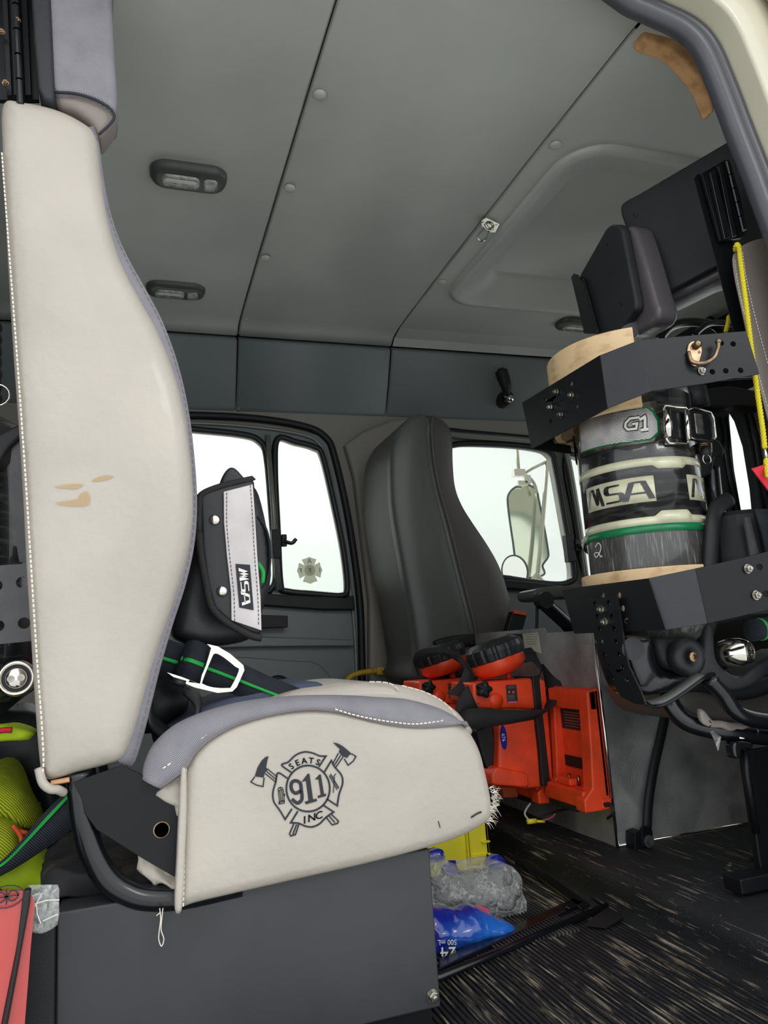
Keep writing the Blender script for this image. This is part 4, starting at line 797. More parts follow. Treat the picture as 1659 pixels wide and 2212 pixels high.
# lashing ring
lr = thing('lashing_ring', 'small chrome plate with hanging ring screwed to the ceiling seam', 'ring hook', P(1058, 488, Z=CZ))
c = P(1057, 484, Z=CZ-.002)
pl = ob('ring_plate', prism(PP([(1040, 474), (1050, 468), (1079, 482), (1070, 500), (1058, 500), (1040, 486)], Z=CZ-.003), (0, 0, -.003), ), 'chrome', lr, bevel=.0006)
ob('saddle', tube(cr([c+Vector((-.012, 0, -.003)), c+Vector((-.005, 0, -.012)), c+Vector((.005, 0, -.012)), c+Vector((.012, 0, -.003))], 4), .0035, 10), 'chrome', pl, smooth=True)
dz = [(1046, 494), (1036, 503), (1031, 512), (1036, 519), (1044, 520), (1052, 512), (1056, 500)]
ob('ring', tube(cr(PP(dz, Y=c.y-.01), 4), .0026, 10), 'chrome', lr, smooth=True)
for x, y in ((1043, 480), (1072, 486), (1064, 496)): ob('screw', lathe([(.003, 0), (.002, .001)], P(x, y, Z=CZ-.006), (0, 0, -1), 10), 'steel', pl)
# spotlight handle on the header
kh = thing('spotlight_handle', 'black teardrop spotlight handle with chrome boss on the header panel', 'handle', P(1090, 870, Y=2.34))
c = P(1091, 860, Y=2.34)
ob('boss', merge(lathe([(.03, .04), (.028, .0), (.022, -.02), (.018, -.03)], c, (0, 1, 0), 24)), 'blackgloss', kh, smooth=True)
ob('chrome_cap', lathe([(.0001, -.012), (.008, -.011), (.014, -.005), (.015, 0), (.014, .01)], P(1102, 861, Y=2.30), (0, 1, 0), 20), 'chrome', kh, smooth=True)
hp = [P(1096, 853, Y=2.31), P(1093, 835, Y=2.3), P(1087, 815, Y=2.3), P(1081, 797, Y=2.3)]
def hr_(t): return .011+.0125*math.sin(min(1, t*1.05)*math.pi*.62) if t < .93 else .012
ob('grip', tube(cr(hp, 8), hr_, 16), 'blackmatte', kh, smooth=True)
# yellow grab rails on the far pillar
yr = thing('grab_rail', 'yellow bent grab rail bolted to the far pillar beside the door', 'grab rail', P(800, 1500, Y=2.3))
ob('rail', tube(cr(PP([(743, 1620), (745, 1520), (748, 1478), (757, 1462), (772, 1455), (800, 1450), (825, 1447)], Y=2.33), 6), .009, 12), 'yellowrail', yr, smooth=True)
ob('end_plate', prism(PP([(815, 1440), (848, 1440), (849, 1456), (815, 1458)], Y=2.32), (0, .012, 0)), 'yellowrail', yr, bevel=.003)
bolt('rail_bolt', P(829, 1448, Y=2.318), (0, -1, 0), .006, yr, 'steel')
yt = thing('rail_bracket', 'small yellow bracket with a bolt on the pillar behind the grey driver seat', 'bracket', P(894, 1350, Y=2.3))
ob('plate', prism(PP([(887, 1340), (901, 1342), (900, 1356), (887, 1355)], Y=2.33), (0, .012, 0)), 'yellowrail', yt, bevel=.002)
bolt('bracket_bolt', P(894, 1348, Y=2.33), (0, -1, 0), .005, yt, 'steel')
# union sticker on the door window
stc = thing('window_sticker', 'round cross-shaped decal on the rear door window, its letters seen from behind', 'sticker', P(669, 1232, Y=WY+.018))
so = P(669, 1232, Y=WY+.016); k_ = (P(697, 1232, Y=WY+.016)-so).length
mal = []
for i in range(4):
    a0 = math.pi/2*i
    for da, rr in ((-.62, 1.0), (-.3, .93), (0, 1.0), (.3, .93), (.62, 1.0), (.785, .55)): mal.append((rr*math.cos(a0+da), rr*math.sin(a0+da)))
mpp = lambda u, v: so+Vector((u*k_*.98, 0, v*k_*1.02))
M['decal'] = mat('khaki_decal', (196, 200, 160), .6, alpha=.55); M['decal2'] = mat('dark_decal', (50, 58, 40), .6, alpha=.9); M['decal3'] = mat('pale_decal', (206, 210, 180), .6, alpha=.5)
ob('decal_backing', prism([mpp(u*1.0, v*1.0) for u, v in mal], (0, .0008, 0)), 'decal', stc)
mq = lambda u, v: mpp(u, v)+Vector((0, -.0012, 0))
ob('decal_disc', prism([mq(.42*math.cos(a*.3), .42*math.sin(a*.3)) for a in range(21)], (0, .0006, 0)), 'decal3', stc)
mr_ = lambda u, v: mq(-u, v)+Vector((0, -.0008, 0))
for ch, u, v in (('A', 0, .52), ('I', -.78, -.18), ('F', 0, -.18), ('F', .72, -.18)): ob('decal_letter', text(ch, lambda x, y, u=u, v=v: mr_(u+x, v+y), .36), 'decal2', stc)
# ================================================================== driver seat
ds = thing('driver_seat', 'tall grey vinyl driver seat seen from behind beside the far front window', 'seat', (.95, 2.1, .1))
DO = cr2([(905, 893), (880, 905), (858, 935), (846, 980), (846, 1060), (852, 1120), (866, 1200), (880, 1275), (892, 1340), (905, 1420), (915, 1480), (1110, 1480), (1112, 1400), (1111, 1310), (1102, 1270), (1085, 1220), (1060, 1175), (1030, 1130), (1005, 1090), (990, 1050), (985, 1000), (984, 960), (980, 928), (965, 905), (938, 893)], 4, True)
bkd = ob('backrest', pillow(PP(DO, Y=1.98), (0, .30, 0), .03, .02, .012, 6, bulge=(.012, .06)), 'driver_side', ds, smooth=True)
DF = cr2([(905, 893), (880, 905), (858, 935), (846, 980), (846, 1060), (852, 1120), (866, 1200), (880, 1275), (892, 1340), (900, 1400), (915, 1480), (1046, 1480), (1034, 1400), (1018, 1330), (1000, 1260), (985, 1200), (965, 1120), (948, 1060), (937, 1000), (931, 950), (932, 915), (920, 896)], 4, True)
ob('back_panel', pillow(PP(DF, Y=1.965), (0, .05, 0), .014, .01, .01, 5, bulge=(.010, .05)), 'driver', bkd, smooth=True, label='lighter grey rear face of the seat back')
ob('seat_piping', tube(PP(cr2([(935, 898), (932, 930), (938, 1000), (950, 1060), (967, 1120), (987, 1200), (1002, 1260), (1020, 1330), (1036, 1400), (1045, 1470)], 4), Y=1.955), .0035, 8), 'driver_side', bkd, smooth=True)
ob('seat_base', pillow(rrect(.98, 1.3, 1.99, 2.32, .06, .5), (0, 0, -.14), .03, .02, .02), 'driver_side', ds, smooth=True)
ob('armrest', pillow(cr(PP([(940, 1385), (985, 1372), (1060, 1368), (1100, 1372), (1105, 1384), (1060, 1392), (960, 1398)], Y=1.94), 3, True), (0, .05, 0), .008, .004, .006), 'blackmatte', ds, smooth=True)
bu = thing('seat_belt_buckle', 'black seat belt buckle with red button standing beside the grey driver seat', 'buckle', P(1120, 1365, Y=1.93))
ob('buckle_body', prism(PP([(1108, 1320), (1140, 1325), (1128, 1368), (1094, 1368)], Y=1.93), (0, .03, 0)), 'blackmatte', bu, bevel=.004)
ob('release_button', prism(PP([(1111, 1318), (1138, 1323), (1137, 1330), (1110, 1325)], Y=1.926), (0, .03, 0)), 'hiorange', bu, bevel=.001)
ob('buckle_stalk', tube(PP([(1110, 1365), (1100, 1420)], Y=1.945), .01, 10), 'rubber', bu, smooth=True)
sb = ob('seat_belt', strap([P(1092, 1300, Y=2.33), P(874, 1320, Y=2.33)][:0] or PP([(868, 1020), (872, 1200), (880, 1380), (884, 1560)], Y=2.34), (.025, 0, 0), .003), 'webbing', None, smooth=True)
tag(sb, 'dark seat belt hanging down the far pillar behind the grey driver seat', 'seat belt'); base(sb)
am = thing('belt_anchor', 'small black belt anchor on the far pillar left of the grey driver seat', 'anchor', P(845, 1015, Y=2.36))
ob('anchor_cap', lathe([(.016, 0), (.016, .015), (.010, .02)], P(840, 1018, Y=2.36), (0, -1, 0), 16), 'blackmatte', am, smooth=True)
# dash, armrest console, steering bits
da = thing('dashboard', 'dark dashboard under the front windows behind the grey driver seat', 'dashboard', (1.75, 2.0, .1))
ob('dash_body', prism([Vector((1.86, 1.2, .66)), Vector((2.08, 1.2, .70)), Vector((2.08, 1.2, .1)), Vector((1.9, 1.2, .1)), Vector((1.83, 1.2, .5))], (0, 1.17, 0)), 'shell', da, bevel=.02)
fa = thing('folding_armrest', 'grey folding armrest pad on a black strut behind the console', 'armrest', P(1200, 1360, Y=1.75))
ob('pad', pillow(cr(PP([(1156, 1276), (1180, 1268), (1240, 1264), (1330, 1264), (1335, 1286), (1240, 1290), (1165, 1296)], Y=1.72), 3, True), (0, .1, 0), .01, .008, .007), 'driver', fa, smooth=True)
ob('strut', tube(PP([(1172, 1300), (1185, 1312), (1222, 1345), (1240, 1365)], Y=1.72), .019, 12), 'blackgloss', fa, smooth=True)
ob('pivot', lathe([(.022, 0), (.022, .03)], P(1168, 1298, Y=1.72), (0, -1, 0), 16), 'blackmatte', fa)
ob('thin_post', tube(PP([(1160, 1290), (1160, 1340), (1158, 1370)], Y=1.73), .004, 8), 'blackmatte', fa)
sw = ob('steering_wheel', (lambda: (lambda c, u, v: tube([c+u*math.cos(a*.1745)*.2+v*math.sin(a*.1745)*.2 for a in range(36)], .0145, 12, True))(Vector((1.62, 2.06, .745)), YV*1.0, Vector((-.95, 0, .3))))(), 'blackgloss', None, smooth=True)
tag(sw, 'black steering wheel rim poking out beside the air cylinder', 'steering wheel'); base(sw)
# overhead switch console above the windshield
oc = thing('overhead_console', 'dark moulded overhead console with square openings above the windshield', 'console', (1.9, 1.2, 1.3))
oY = PP([(1380, 712), (1659, 500), (1800, 480), (1800, 800), (1420, 830)], X=1.9)
hol = [PP(h, X=1.9) for h in ([(1405, 715), (1460, 676), (1474, 682), (1474, 700), (1420, 720)], [(1520, 668), (1600, 618), (1620, 640), (1620, 690), (1540, 694)])]
ob('console_face', prism(oY, (.02, 0, 0), hol), 'shell', oc, bevel=.004)
ob('console_recess_shade', prism([p+Vector((.05, 0, 0)) for p in oY], (.01, 0, 0)), 'hole_shade', oc)  # sheet coloured as the shade behind the console openings
ob('console_hole_shade', lathe([(.012, 0), (.012, .002)], P(1516, 641, X=1.897), (-1, 0, 0), 14), 'hole_shade', oc)  # dark disc paints the shade of a small round opening
for nm, pts, lab in (('coiled_cable', [(1425, 730), (1450, 705), (1490, 696), (1540, 702), (1560, 720)], 'thick black cable looped behind the upper cylinder bracket'), ('coiled_cable', [(1500, 722), (1530, 700), (1570, 698), (1600, 708), (1625, 730)], 'thinner black cable crossing in front of the overhead console')):
    o = ob(nm, tube(cr(PP(pts, Y=1.35 if 'thick' in lab else 1.3), 6), .011 if 'thick' in lab else .007, 12), 'blackgloss', None, smooth=True); tag(o, lab, 'cable'); base(o)
# ================================================================== side mirror outside
mi = thing('side_mirror', 'tall chrome-armed side mirror outside the far front window', 'mirror', P(1140, 1270, Y=2.9))
MO = cr2([(1100, 1065), (1118, 1050), (1140, 1047), (1158, 1058), (1164, 1080), (1174, 1130), (1184, 1190), (1183, 1205), (1172, 1222), (1176, 1240), (1150, 1248), (1120, 1240), (1108, 1170), (1097, 1090)], 4, True)
mo = PP(MO, Y=2.9)
M['mirror'] = mat('tinted_mirror', (206, 208, 184), .12, .9)
ob('mirror_glass', prism(mo, (0, .012, 0)), 'mirror', mi)
ob('mirror_rim', tube(mo, .0048, 8, True), 'rubber', mi, smooth=True)
M['mast'] = mat('worn_mirror_arm', (176, 172, 150), .35, .4)
ob('mirror_arm', tube(PP([(1183, 985), (1176, 1080), (1168, 1180), (1160, 1252)], Y=2.86), .0095, 10), 'mast', mi, smooth=True)
ob('mirror_arm', tube(PP([(1126, 1026), (1150, 1012), (1183, 996)], Y=2.86), .007, 10), 'mast', mi, smooth=True)
ob('mirror_arm', tube(PP([(1116, 965), (1119, 1000), (1121, 1022)], Y=2.87), .008, 10), 'mast', mi, smooth=True)
ob('mirror_arm', tube(cr(PP([(1130, 1026), (1142, 1030), (1154, 1045), (1160, 1065)], Y=2.87), 5), .007, 10), 'mast', mi, smooth=True)
ob('clamp', merge(box(P(1112, 1028, Y=2.85), P(1128, 1016, Y=2.88)), box(P(1134, 1044, Y=2.86), P(1142, 1028, Y=2.88)), box(P(1120, 1048, Y=2.86), P(1136, 1040, Y=2.88))), 'chrome', mi, bevel=.002)
ob('lower_clamp', merge(tube(cr(PP([(1150, 1252), (1160, 1240), (1170, 1252), (1185, 1262)], Y=2.85), 5), .007, 8), tube(cr(PP([(1140, 1262), (1160, 1256), (1180, 1260)], Y=2.84), 5), .006, 8)), 'mast', mi, smooth=True)
cm = thing('convex_mirror', 'round convex mirror below the tall side mirror, beside the driver seat', 'mirror', P(1112, 1235, Y=2.8))
cc = P(1112, 1234, Y=2.8)
ob('convex_glass', [(lambda V, F: (V, F))(*prism([cc+Vector((.062*math.cos(a*.2618), 0, .068*math.sin(a*.2618))) for a in range(24)], (0, .01, 0)))][0], 'chrome', cm)
ob('convex_rim', tube([cc+Vector((.062*math.cos(a*.2618), -.002, .068*math.sin(a*.2618))) for a in range(24)], .0035, 8, True), 'rubber', cm, smooth=True)
# ================================================================== centre console box, chargers, lanterns
KX = .912
def PK(pts): return PP(pts, X=KX)
cb = thing('equipment_console', 'swirl-brushed aluminium console box between the front seats', 'console', (1.0, 1.6, FZ))
ka = P(1335, 1832, X=KX); ktop = P(1285, 1360, X=KX).z; yn = ka.y
e0 = P(1335, 1832, Z=FZ)
KXr = e0.x
lf = prism([Vector((KXr, yn, FZ)), Vector((KXr, yn, ktop)), Vector((KXr, 1.55, ktop)), Vector((KXr, 1.56, ktop+.012)), Vector((KXr, 1.96, ktop+.012)), Vector((KXr, 1.96, FZ))], (.003, 0, 0))
ob('rear_face', lf, 'swirl', cb)
ob('side_face', prism([Vector((KXr, yn, FZ)), Vector((1.45, yn, FZ)), Vector((1.45, yn, ktop)), Vector((KXr, yn, ktop))], (0, .003, 0)), 'swirl', cb)
ob('edge_trim', merge(tube([Vector((KXr, yn, FZ)), Vector((KXr, yn, ktop))], .0035, 8), tube([Vector((KXr, yn, FZ+.004)), Vector((1.45, yn, FZ+.004))], .003, 8)), 'chrome', cb, smooth=True)
ob('edge_rivet', lathe([(.004, 0), (.002, .002)], P(1290, 1407, Y=yn-.002), (0, -1, 0), 10), 'steel', cb)
kx = KXr-.0015
wl = ob('warning_label', prism(PP([(1130, 1369), (1163, 1366), (1170, 1412), (1134, 1400)], X=kx), (-.0006, 0, 0)), 'placard', None)
tag(wl, 'white paper label with lines of text at the top of the aluminium console', 'label')
o_ = P(1132, 1368, X=kx-.0008); uu = P(1163, 1366, X=kx-.0008)-o_; vv = P(1134, 1402, X=kx-.0008)-o_
def wf(u, v): return o_+uu*u+vv*(1-v)
ob('label_text', merge(*[text(s_, lambda x, y, i=i: wf(.5+x, .86-.15*i+y), .075, xs=.9) for i, s_ in enumerate(['WHEN PROPERLY USED', 'FILTER AND COVER', 'MUST BE ADJUSTED', 'AND REPLACED', 'IN ACTION OF'])]), 'darkthread', wl)
base(wl)
rs = ob('round_sticker', prism([P(1118, 1387, X=kx)+Vector((-.0004, .022*math.cos(a*.314), .014*math.sin(a*.314))) for a in range(20)], (-.0006, 0, 0)), 'red', None)
ob('sticker_back', prism(PP([(1096, 1369), (1127, 1369), (1130, 1400), (1100, 1400)], X=kx+.0002), (-.0006, 0, 0)), 'darkthread', rs)
ob('sticker_script', stroke([arc(0, 0, .6, 200, 340, 10), [(-.7, .1), (.7, .25)]], .18, lambda u, v: P(1118, 1387, X=kx-.0016)+Vector((0, -u*.018, v*.012))), 'white', rs)
tag(rs, 'small red oval sticker on black next to the white paper label', 'sticker'); base(rs)
# charger rack (empty): faces -x
def charger(name, y0, y1, z0, z1, lab, full=True):
    t = thing('lantern_charger', lab, 'charger', (KXr-.02, (y0+y1)/2, z0), 'lantern chargers on the console')
    x1 = KXr-.0008; d = .035
    def R(ya, yb, za, zb, xa, xb): return box((x1-xb, ya, za), (x1-xa, yb, zb))
    w_ = y1-y0; h = z1-z0
    ob('back_plate', R(y0, y1, z0+.02, z1, 0, .012), 'orange', t, bevel=.003)
    ob('side_rail', prism([Vector((x1-a, y0, b)) for a, b in ((0, z1), (.028, z1-.004), (.034, z0+h*.5), (.040, z0+.04), (.062, z0+.02), (.062, z0-.005), (0, z0-.005))], (0, w_*.22, 0)), 'orange', t, bevel=.004)
    ob('side_rail', prism([Vector((x1-a, y1-w_*.12, b)) for a, b in ((0, z1-.01), (.024, z1-.012), (.03, z0+h*.5), (.036, z0+.04), (.058, z0+.02), (.058, z0+.0), (0, z0+.0))], (0, w_*.12, 0)), 'orange', t, bevel=.004)
    ob('top_cap', R(y0, y1, z1-.045, z1-.002, .006, .026), 'orange', t, bevel=.004)
    ob('base_tray', R(y0+.01, y1-.01, z0, z0+.035, .005, .058), 'orange', t, bevel=.004)
    ob('label_plate', R(y0+w_*.26, y1-w_*.16, z0+h*.62, z0+h*.8, .012, .0135), 'darkthread', t)
    lf = lambda u, v: Vector((x1-.0142, y1-w_*.16-(w_*.58)*u, z0+h*.62+h*.18*v))
    ob('label_print', merge(*[stroke([[(.15, .85-.14*i), (.85-.1*(i % 2), .85-.14*i)]], .035, lf) for i in range(6)]), 'orange2', t)
    ob('contact_pad', R(y0+w_*.26, y1-w_*.16, z0+h*.28, z0+h*.38, .012, .016), 'blackmatte', t, bevel=.002)
    for dy in (.4, .62): ob('contact_pin', tube([Vector((x1-.03, y0+w_*dy, z0+.036)), Vector((x1-.03, y0+w_*dy, z0+.055))], .0035, 10), 'brass', t, smooth=True)
    ob('tray_latch', R(y0+w_*.42, y0+w_*.72, z0+.035, z0+.05, .03, .05), 'orange', t, bevel=.004)
    ob('underside_module', R(y0+w_*.3, y1-.01, z0-.012, z0+.012, .01, .056), 'blackmatte', t, bevel=.002)
    return t
c1 = P(1213, 1482, X=KXr); c2_ = P(1297, 1482, X=KXr); c3 = P(1325, 1755, X=KXr)
ch1 = charger('c', yn+.004, yn+.165, c3.z+.01, c1.z, 'empty orange-red lantern charger at the near edge of the aluminium console')
pg = thing('power_plug', 'black plug and lead in the lower corner of the empty orange-red charger', 'plug', P(1315, 1745, X=KXr-.05))
ob('socket_frame', prism(PP([(1300, 1726), (1326, 1724), (1328, 1748), (1302, 1750)], Y=yn+.001), (0, .02, 0)), 'orange', pg, bevel=.003)
ob('plug', prism(PP([(1306, 1735), (1320, 1733), (1323, 1742), (1308, 1744)], Y=yn-.004), (0, .008, 0)), 'blackmatte', pg, bevel=.002)
ob('lead', tube(cr([P(1318, 1738, Y=yn-.004), P(1324, 1748, Y=yn-.01), P(1322, 1760, Y=yn-.008), P(1312, 1768, Y=yn+.01)], 5), .003, 8), 'rubber', pg, smooth=True)
ch2 = charger('c', yn+.19, yn+.35, c3.z-.005, c1.z, 'orange-red lantern charger in the middle holding the larger lantern')
ch3 = charger('c', yn+.45, yn+.60, c3.z-.01, c1.z-.02, 'orange-red lantern charger farthest from the door, behind the smaller lantern')
# lantern, modelled where the nearer one hangs: label face towards the door (-y)
LY = 1.525
def lantern():
    t = thing('handheld_lantern', 'orange-red lantern with ribbed black lens ring, nearer of the two, blue oval sticker', 'lantern', (.8, 1.6, .15), 'orange lanterns on the console')
    D = .125
    ob('battery_body', pillow(resample(PP([(1078, 1530), (1160, 1520), (1172, 1590), (1180, 1700), (1140, 1704), (1076, 1694)], Y=LY+.008), .01), (0, D-.01, 0), .006, .006, .006), 'orange', t, smooth=True)
    tb = ob('upper_body', pillow(resample(PP([(1022, 1476), (1150, 1465), (1160, 1533), (1110, 1530), (1032, 1531), (1020, 1515)], Y=LY), .008), (0, D, 0), .006, .006, .005), 'orange', t, smooth=True)
    ob('foot', pillow(resample(PP([(1062, 1674), (1072, 1656), (1130, 1668), (1142, 1672), (1143, 1702), (1063, 1696)], Y=LY-.002), .008), (0, D, 0), .005, .004, .005), 'orange', t, smooth=True)
    ob('black_band', prism(PP([(1150, 1462), (1166, 1462), (1172, 1530), (1182, 1620), (1190, 1692), (1172, 1700), (1166, 1620), (1156, 1530)], Y=LY-.004), (0, D+.008, 0)), 'rubber', t, bevel=.003)
    ob('rear_body', pillow(resample(PP([(1164, 1466), (1178, 1470), (1184, 1530), (1196, 1690), (1184, 1696), (1176, 1620)], Y=LY+.002), .008), (0, D-.004, 0), .004, .004, .005), 'orange', t, smooth=True)
    ob('battery_grip', prism(PP([(1028, 1578), (1066, 1566), (1074, 1600), (1066, 1668), (1056, 1670), (1040, 1630)], Y=LY+.03), (0, .05, 0)), 'blackmatte', t, bevel=.006)
    ob('side_label', prism(PP([(1093, 1480), (1115, 1479), (1119, 1519), (1096, 1520)], Y=LY-.0008), (0, .001, 0)), 'darkthread', tb)
    lf = lambda x, y: P(x, y, Y=LY-.0016)
    ob('label_dots', merge(prism(circ(lf(1100, 1495), .0028, XV, ZV, 10), (0, .0004, 0)), prism(circ(lf(1109, 1495), .0028, XV, ZV, 10), (0, .0004, 0))), 'hiorange', tb)
    ob('label_print', merge(*[stroke([[(1096, 1483+i), (1112, 1482+i)]], 1.2, lf) for i in (0, 3.5, 19, 22, 25, 28)]), 'greythread', tb)
    ob('label_strip', prism([lf(*p) for p in ((1097, 1515), (1117, 1514), (1118, 1519), (1097, 1520))], (0, .0004, 0)), 'pink', tb)
    kc = P(1042, 1489, Y=LY-.004)
    V, F = lathe([(.016, 0), (.017, -.006), (.016, -.013), (.006, -.016)], kc, (0, 1, 0), 30)
    V = [kc+(v-kc)*(1+.14*math.cos(5*math.atan2((v-kc).z, (v-kc).x))) if (v-kc).length > .012 else v for v in V]
    ob('knob', (V, F), 'blackmatte', t, smooth=True)
    ob('round_boss', lathe([(.018, .002), (.018, -.001), (.001, -.001)], P(1071, 1514, Y=LY), (0, 1, 0), 24), 'orange', tb, smooth=True)
    ob('strap_clip', tube(cr([P(1034, 1520, Y=LY-.008), P(1030, 1528, Y=LY-.012), P(1020, 1533, Y=LY-.012), P(1014, 1528, Y=LY-.008)], 5), .0022, 8), 'chrome', t, smooth=True)
    ob('head_stem', tube(PP([(1097, 1450), (1100, 1472)], Y=LY+.06), .008, 10), 'orange', t, smooth=True)
    # lamp head: tilted disc
    h0 = P(1066, 1402, Y=LY+.06); h1 = P(1080, 1447, Y=LY+.06); ax = (h1-h0).normalized(); ax = (ax+Vector((0, -.10, 0))).normalized()
    hd = ob('lamp_head', lathe([(.060, .020), (.063, .026), (.063, .042), (.050, .056), (.030, .060), (.001, .060)], h0, ax, 40), 'orange', t, smooth=True)
    V, F = lathe([(.001, -.022), (.050, -.020), (.058, -.014), (.067, -.006), (.069, .006), (.067, .022), (.060, .026)], h0, ax, 96)
    VV = []
    for i, v in enumerate(V):
        k = (i % 96) % 6; rad = v-h0-ax*(v-h0).dot(ax); VV.append(v-rad.normalized()*(.0028 if (k in (0, 1) and rad.length > .06) else 0))
    ob('lens_ring', (VV, F), 'lenscap', hd, smooth=False, label='ribbed black rubber lens ring')
    return t
lan = lantern()
def copy_tree(o, parent=None):
    c = o.copy(); COL.objects.link(c); c.parent = parent
    for ch in [x for x in bpy.data.objects if x.parent == o]: copy_tree(ch, c)
    return c
lan2 = copy_tree(lan); lan2['label'] = 'smaller-looking orange-red lantern behind and left of the stickered one'
lan2.location = Vector(lan.location)+Vector((-.012, .30, -.004))
os_ = ob('oval_sticker', prism([P(1088, 1593, Y=LY+.0065)+Vector((.0082*math.cos(a*.3), 0, .026*math.sin(a*.3))) for a in range(21)], (0, .0007, 0)), 'blue', lan, label='blue oval sticker reading 676')
ob('sticker_text', text('676', lambda x, y: P(1088, 1593, Y=LY+.0058)+Vector((y-.004, 0, -x)), .008), 'white', lan)
# carrying straps
s1 = ob('carry_strap', strap2([P(1200, 1430, Y=LY+.02), P(1212, 1480, Y=LY-.02), P(1195, 1525, Y=LY-.04), P(1160, 1533, Y=LY-.05), P(1090, 1533, Y=LY-.055), P(1020, 1530, Y=LY-.05), P(985, 1545, Y=LY-.03)],
    [P(1170, 1435, Y=LY+.06), P(1180, 1500, Y=LY+.02), P(1168, 1545, Y=LY-.02), P(1120, 1560, Y=LY-.05), P(1060, 1570, Y=LY-.055), P(1010, 1575, Y=LY-.05), P(980, 1570, Y=LY-.03)], .0025, 7), 'binding', None, smooth=True)
tag(s1, 'wide black webbing strap sweeping around the front of the larger lantern', 'strap'); base(s1)
s2 = ob('carry_strap', strap2([P(900, 1450, Y=LY+.3), P(892, 1425, Y=LY+.28), P(905, 1405, Y=LY+.25), P(945, 1398, Y=LY+.22), P(990, 1410, Y=LY+.2), P(1003, 1440, Y=LY+.15), P(990, 1475, Y=LY+.05), P(966, 1497, Y=LY)],
    [P(906, 1462, Y=LY+.3), P(902, 1442, Y=LY+.28), P(915, 1424, Y=LY+.25), P(948, 1415, Y=LY+.22), P(980, 1424, Y=LY+.2), P(1024, 1462, Y=LY+.08), P(1014, 1500, Y=LY+.02), P(1000, 1506, Y=LY-.02)], .0025, 7), 'binding', None, smooth=True)
tag(s2, 'black webbing strap looped over the smaller lantern head', 'strap'); base(s2)
s3 = ob('carry_strap', strap2([P(1120, 1405, Y=LY+.1), P(1150, 1400, Y=LY+.1), P(1165, 1412, Y=LY+.1), P(1172, 1440, Y=LY+.07), P(1160, 1460, Y=LY+.05), P(1110, 1462, Y=LY+.05)],
    [P(1130, 1432, Y=LY+.06), P(1148, 1428, Y=LY+.05), P(1158, 1436, Y=LY+.05), P(1168, 1452, Y=LY+.04), P(1155, 1474, Y=LY+.03), P(1110, 1478, Y=LY+.03)], .0025, 6), 'binding', None, smooth=True)
tag(s3, 'black webbing strap curled at the right of the larger lantern head', 'strap'); base(s3)
s4 = ob('carry_strap', strap2([P(1010, 1480, Y=LY-.02), P(990, 1512, Y=LY-.03), P(985, 1540, Y=LY-.03), P(1000, 1560, Y=LY-.03)], [P(1035, 1535, Y=LY-.02), P(1020, 1545, Y=LY-.02), P(1010, 1560, Y=LY-.02), P(1010, 1570, Y=LY-.02)], .0025, 6), 'binding', None, smooth=True)
tag(s4, 'black strap end hanging from the silver clip of the larger lantern', 'strap'); base(s4)
# dull orange piece under the lanterns, dark box behind, wires
uo = ob('orange_wedge', prism(PP([(1086, 1700), (1118, 1700), (1140, 1722), (1088, 1724)], Y=1.66), (0, .05, 0)), 'orange2', None, bevel=.003)
tag(uo, 'dull orange block under the middle charger above the wires', 'block'); base(uo)
wr = thing('wire_bundle', 'loose wires with a yellow crimp connector lying under the chargers', 'wires', P(1150, 1775, Y=1.55))
ob('white_wire', tube(cr([P(1146, 1735, Y=1.6), P(1137, 1748, Y=1.59), P(1134, 1760, Y=1.58), P(1146, 1775, Y=1.56)], 6), .0022, 7), 'white', wr, smooth=True)
ob('black_wire', tube(cr([P(1160, 1768, Y=1.56), P(1190, 1756, Y=1.54), P(1230, 1748, Y=1.5), P(1300, 1752, Y=1.42), P(1318, 1760, Y=1.4)], 6), .0025, 7), 'rubber', wr, smooth=True)
ob('purple_wire', tube(cr([P(1165, 1774, Y=1.56), P(1188, 1768, Y=1.54), P(1200, 1758, Y=1.53)], 6), .0018, 7), 'pink', wr, smooth=True)
ob('crimp_connector', tube(PP([(1139, 1775), (1158, 1773)], Y=1.555), .0055, 12), 'yellow', wr, smooth=True)
ob('crimp_tail', tube(PP([(1158, 1774), (1176, 1775)], Y=1.553), .003, 10), 'yellow', wr, smooth=True)
# ================================================================== yellow crate and plastic bag
yc = thing('plastic_crate', 'bright yellow plastic crate side standing under the front of the cream seat', 'crate', (.66, 1.66, 0))
yb = PP([(900, 1800), (930, 1835), (1052, 1775), (1070, 1868), (1072, 1895), (900, 1900)], Y=1.6)
ya = P(1052, 1770, Y=1.6); yr_ = P(1071, 1870, Y=1.6)
ob('crate_wall', box((.45, 1.6, .0), (ya.x, 1.608, .14)), 'yellow', yc, bevel=.002)
ob('crate_end', box((ya.x-.008, 1.6, .0), (ya.x, 1.85, .14)), 'yellow', yc, bevel=.002)
for px in (1010, 1016): p = P(px, 1850, Y=1.594); ob('crate_rib', box((p.x, 1.592, .0), (p.x+.004, 1.601, .14)), 'yellow', yc, bevel=.001)
for py, x0, x1 in ((1820, 1042, 1064), (1852, 1018, 1070), (1866, 1018, 1070)): p = P(x0, py, Y=1.594); q_ = P(x1, py, Y=1.594); ob('crate_rib', box((p.x, 1.592, p.z-.002), (min(q_.x, ya.x), 1.601, p.z+.002)), 'yellow', yc, bevel=.001)
p = P(1036, 1860, Y=1.594); ob('crate_rib', box((p.x, 1.592, .0), (p.x+.004, 1.601, p.z)), 'yellow', yc, bevel=.001)
pbg = thing('plastic_wrap', 'crumpled clear and blue plastic bottle wrap on the floor by the seat box', 'plastic wrap', (.55, 1.3, 0))
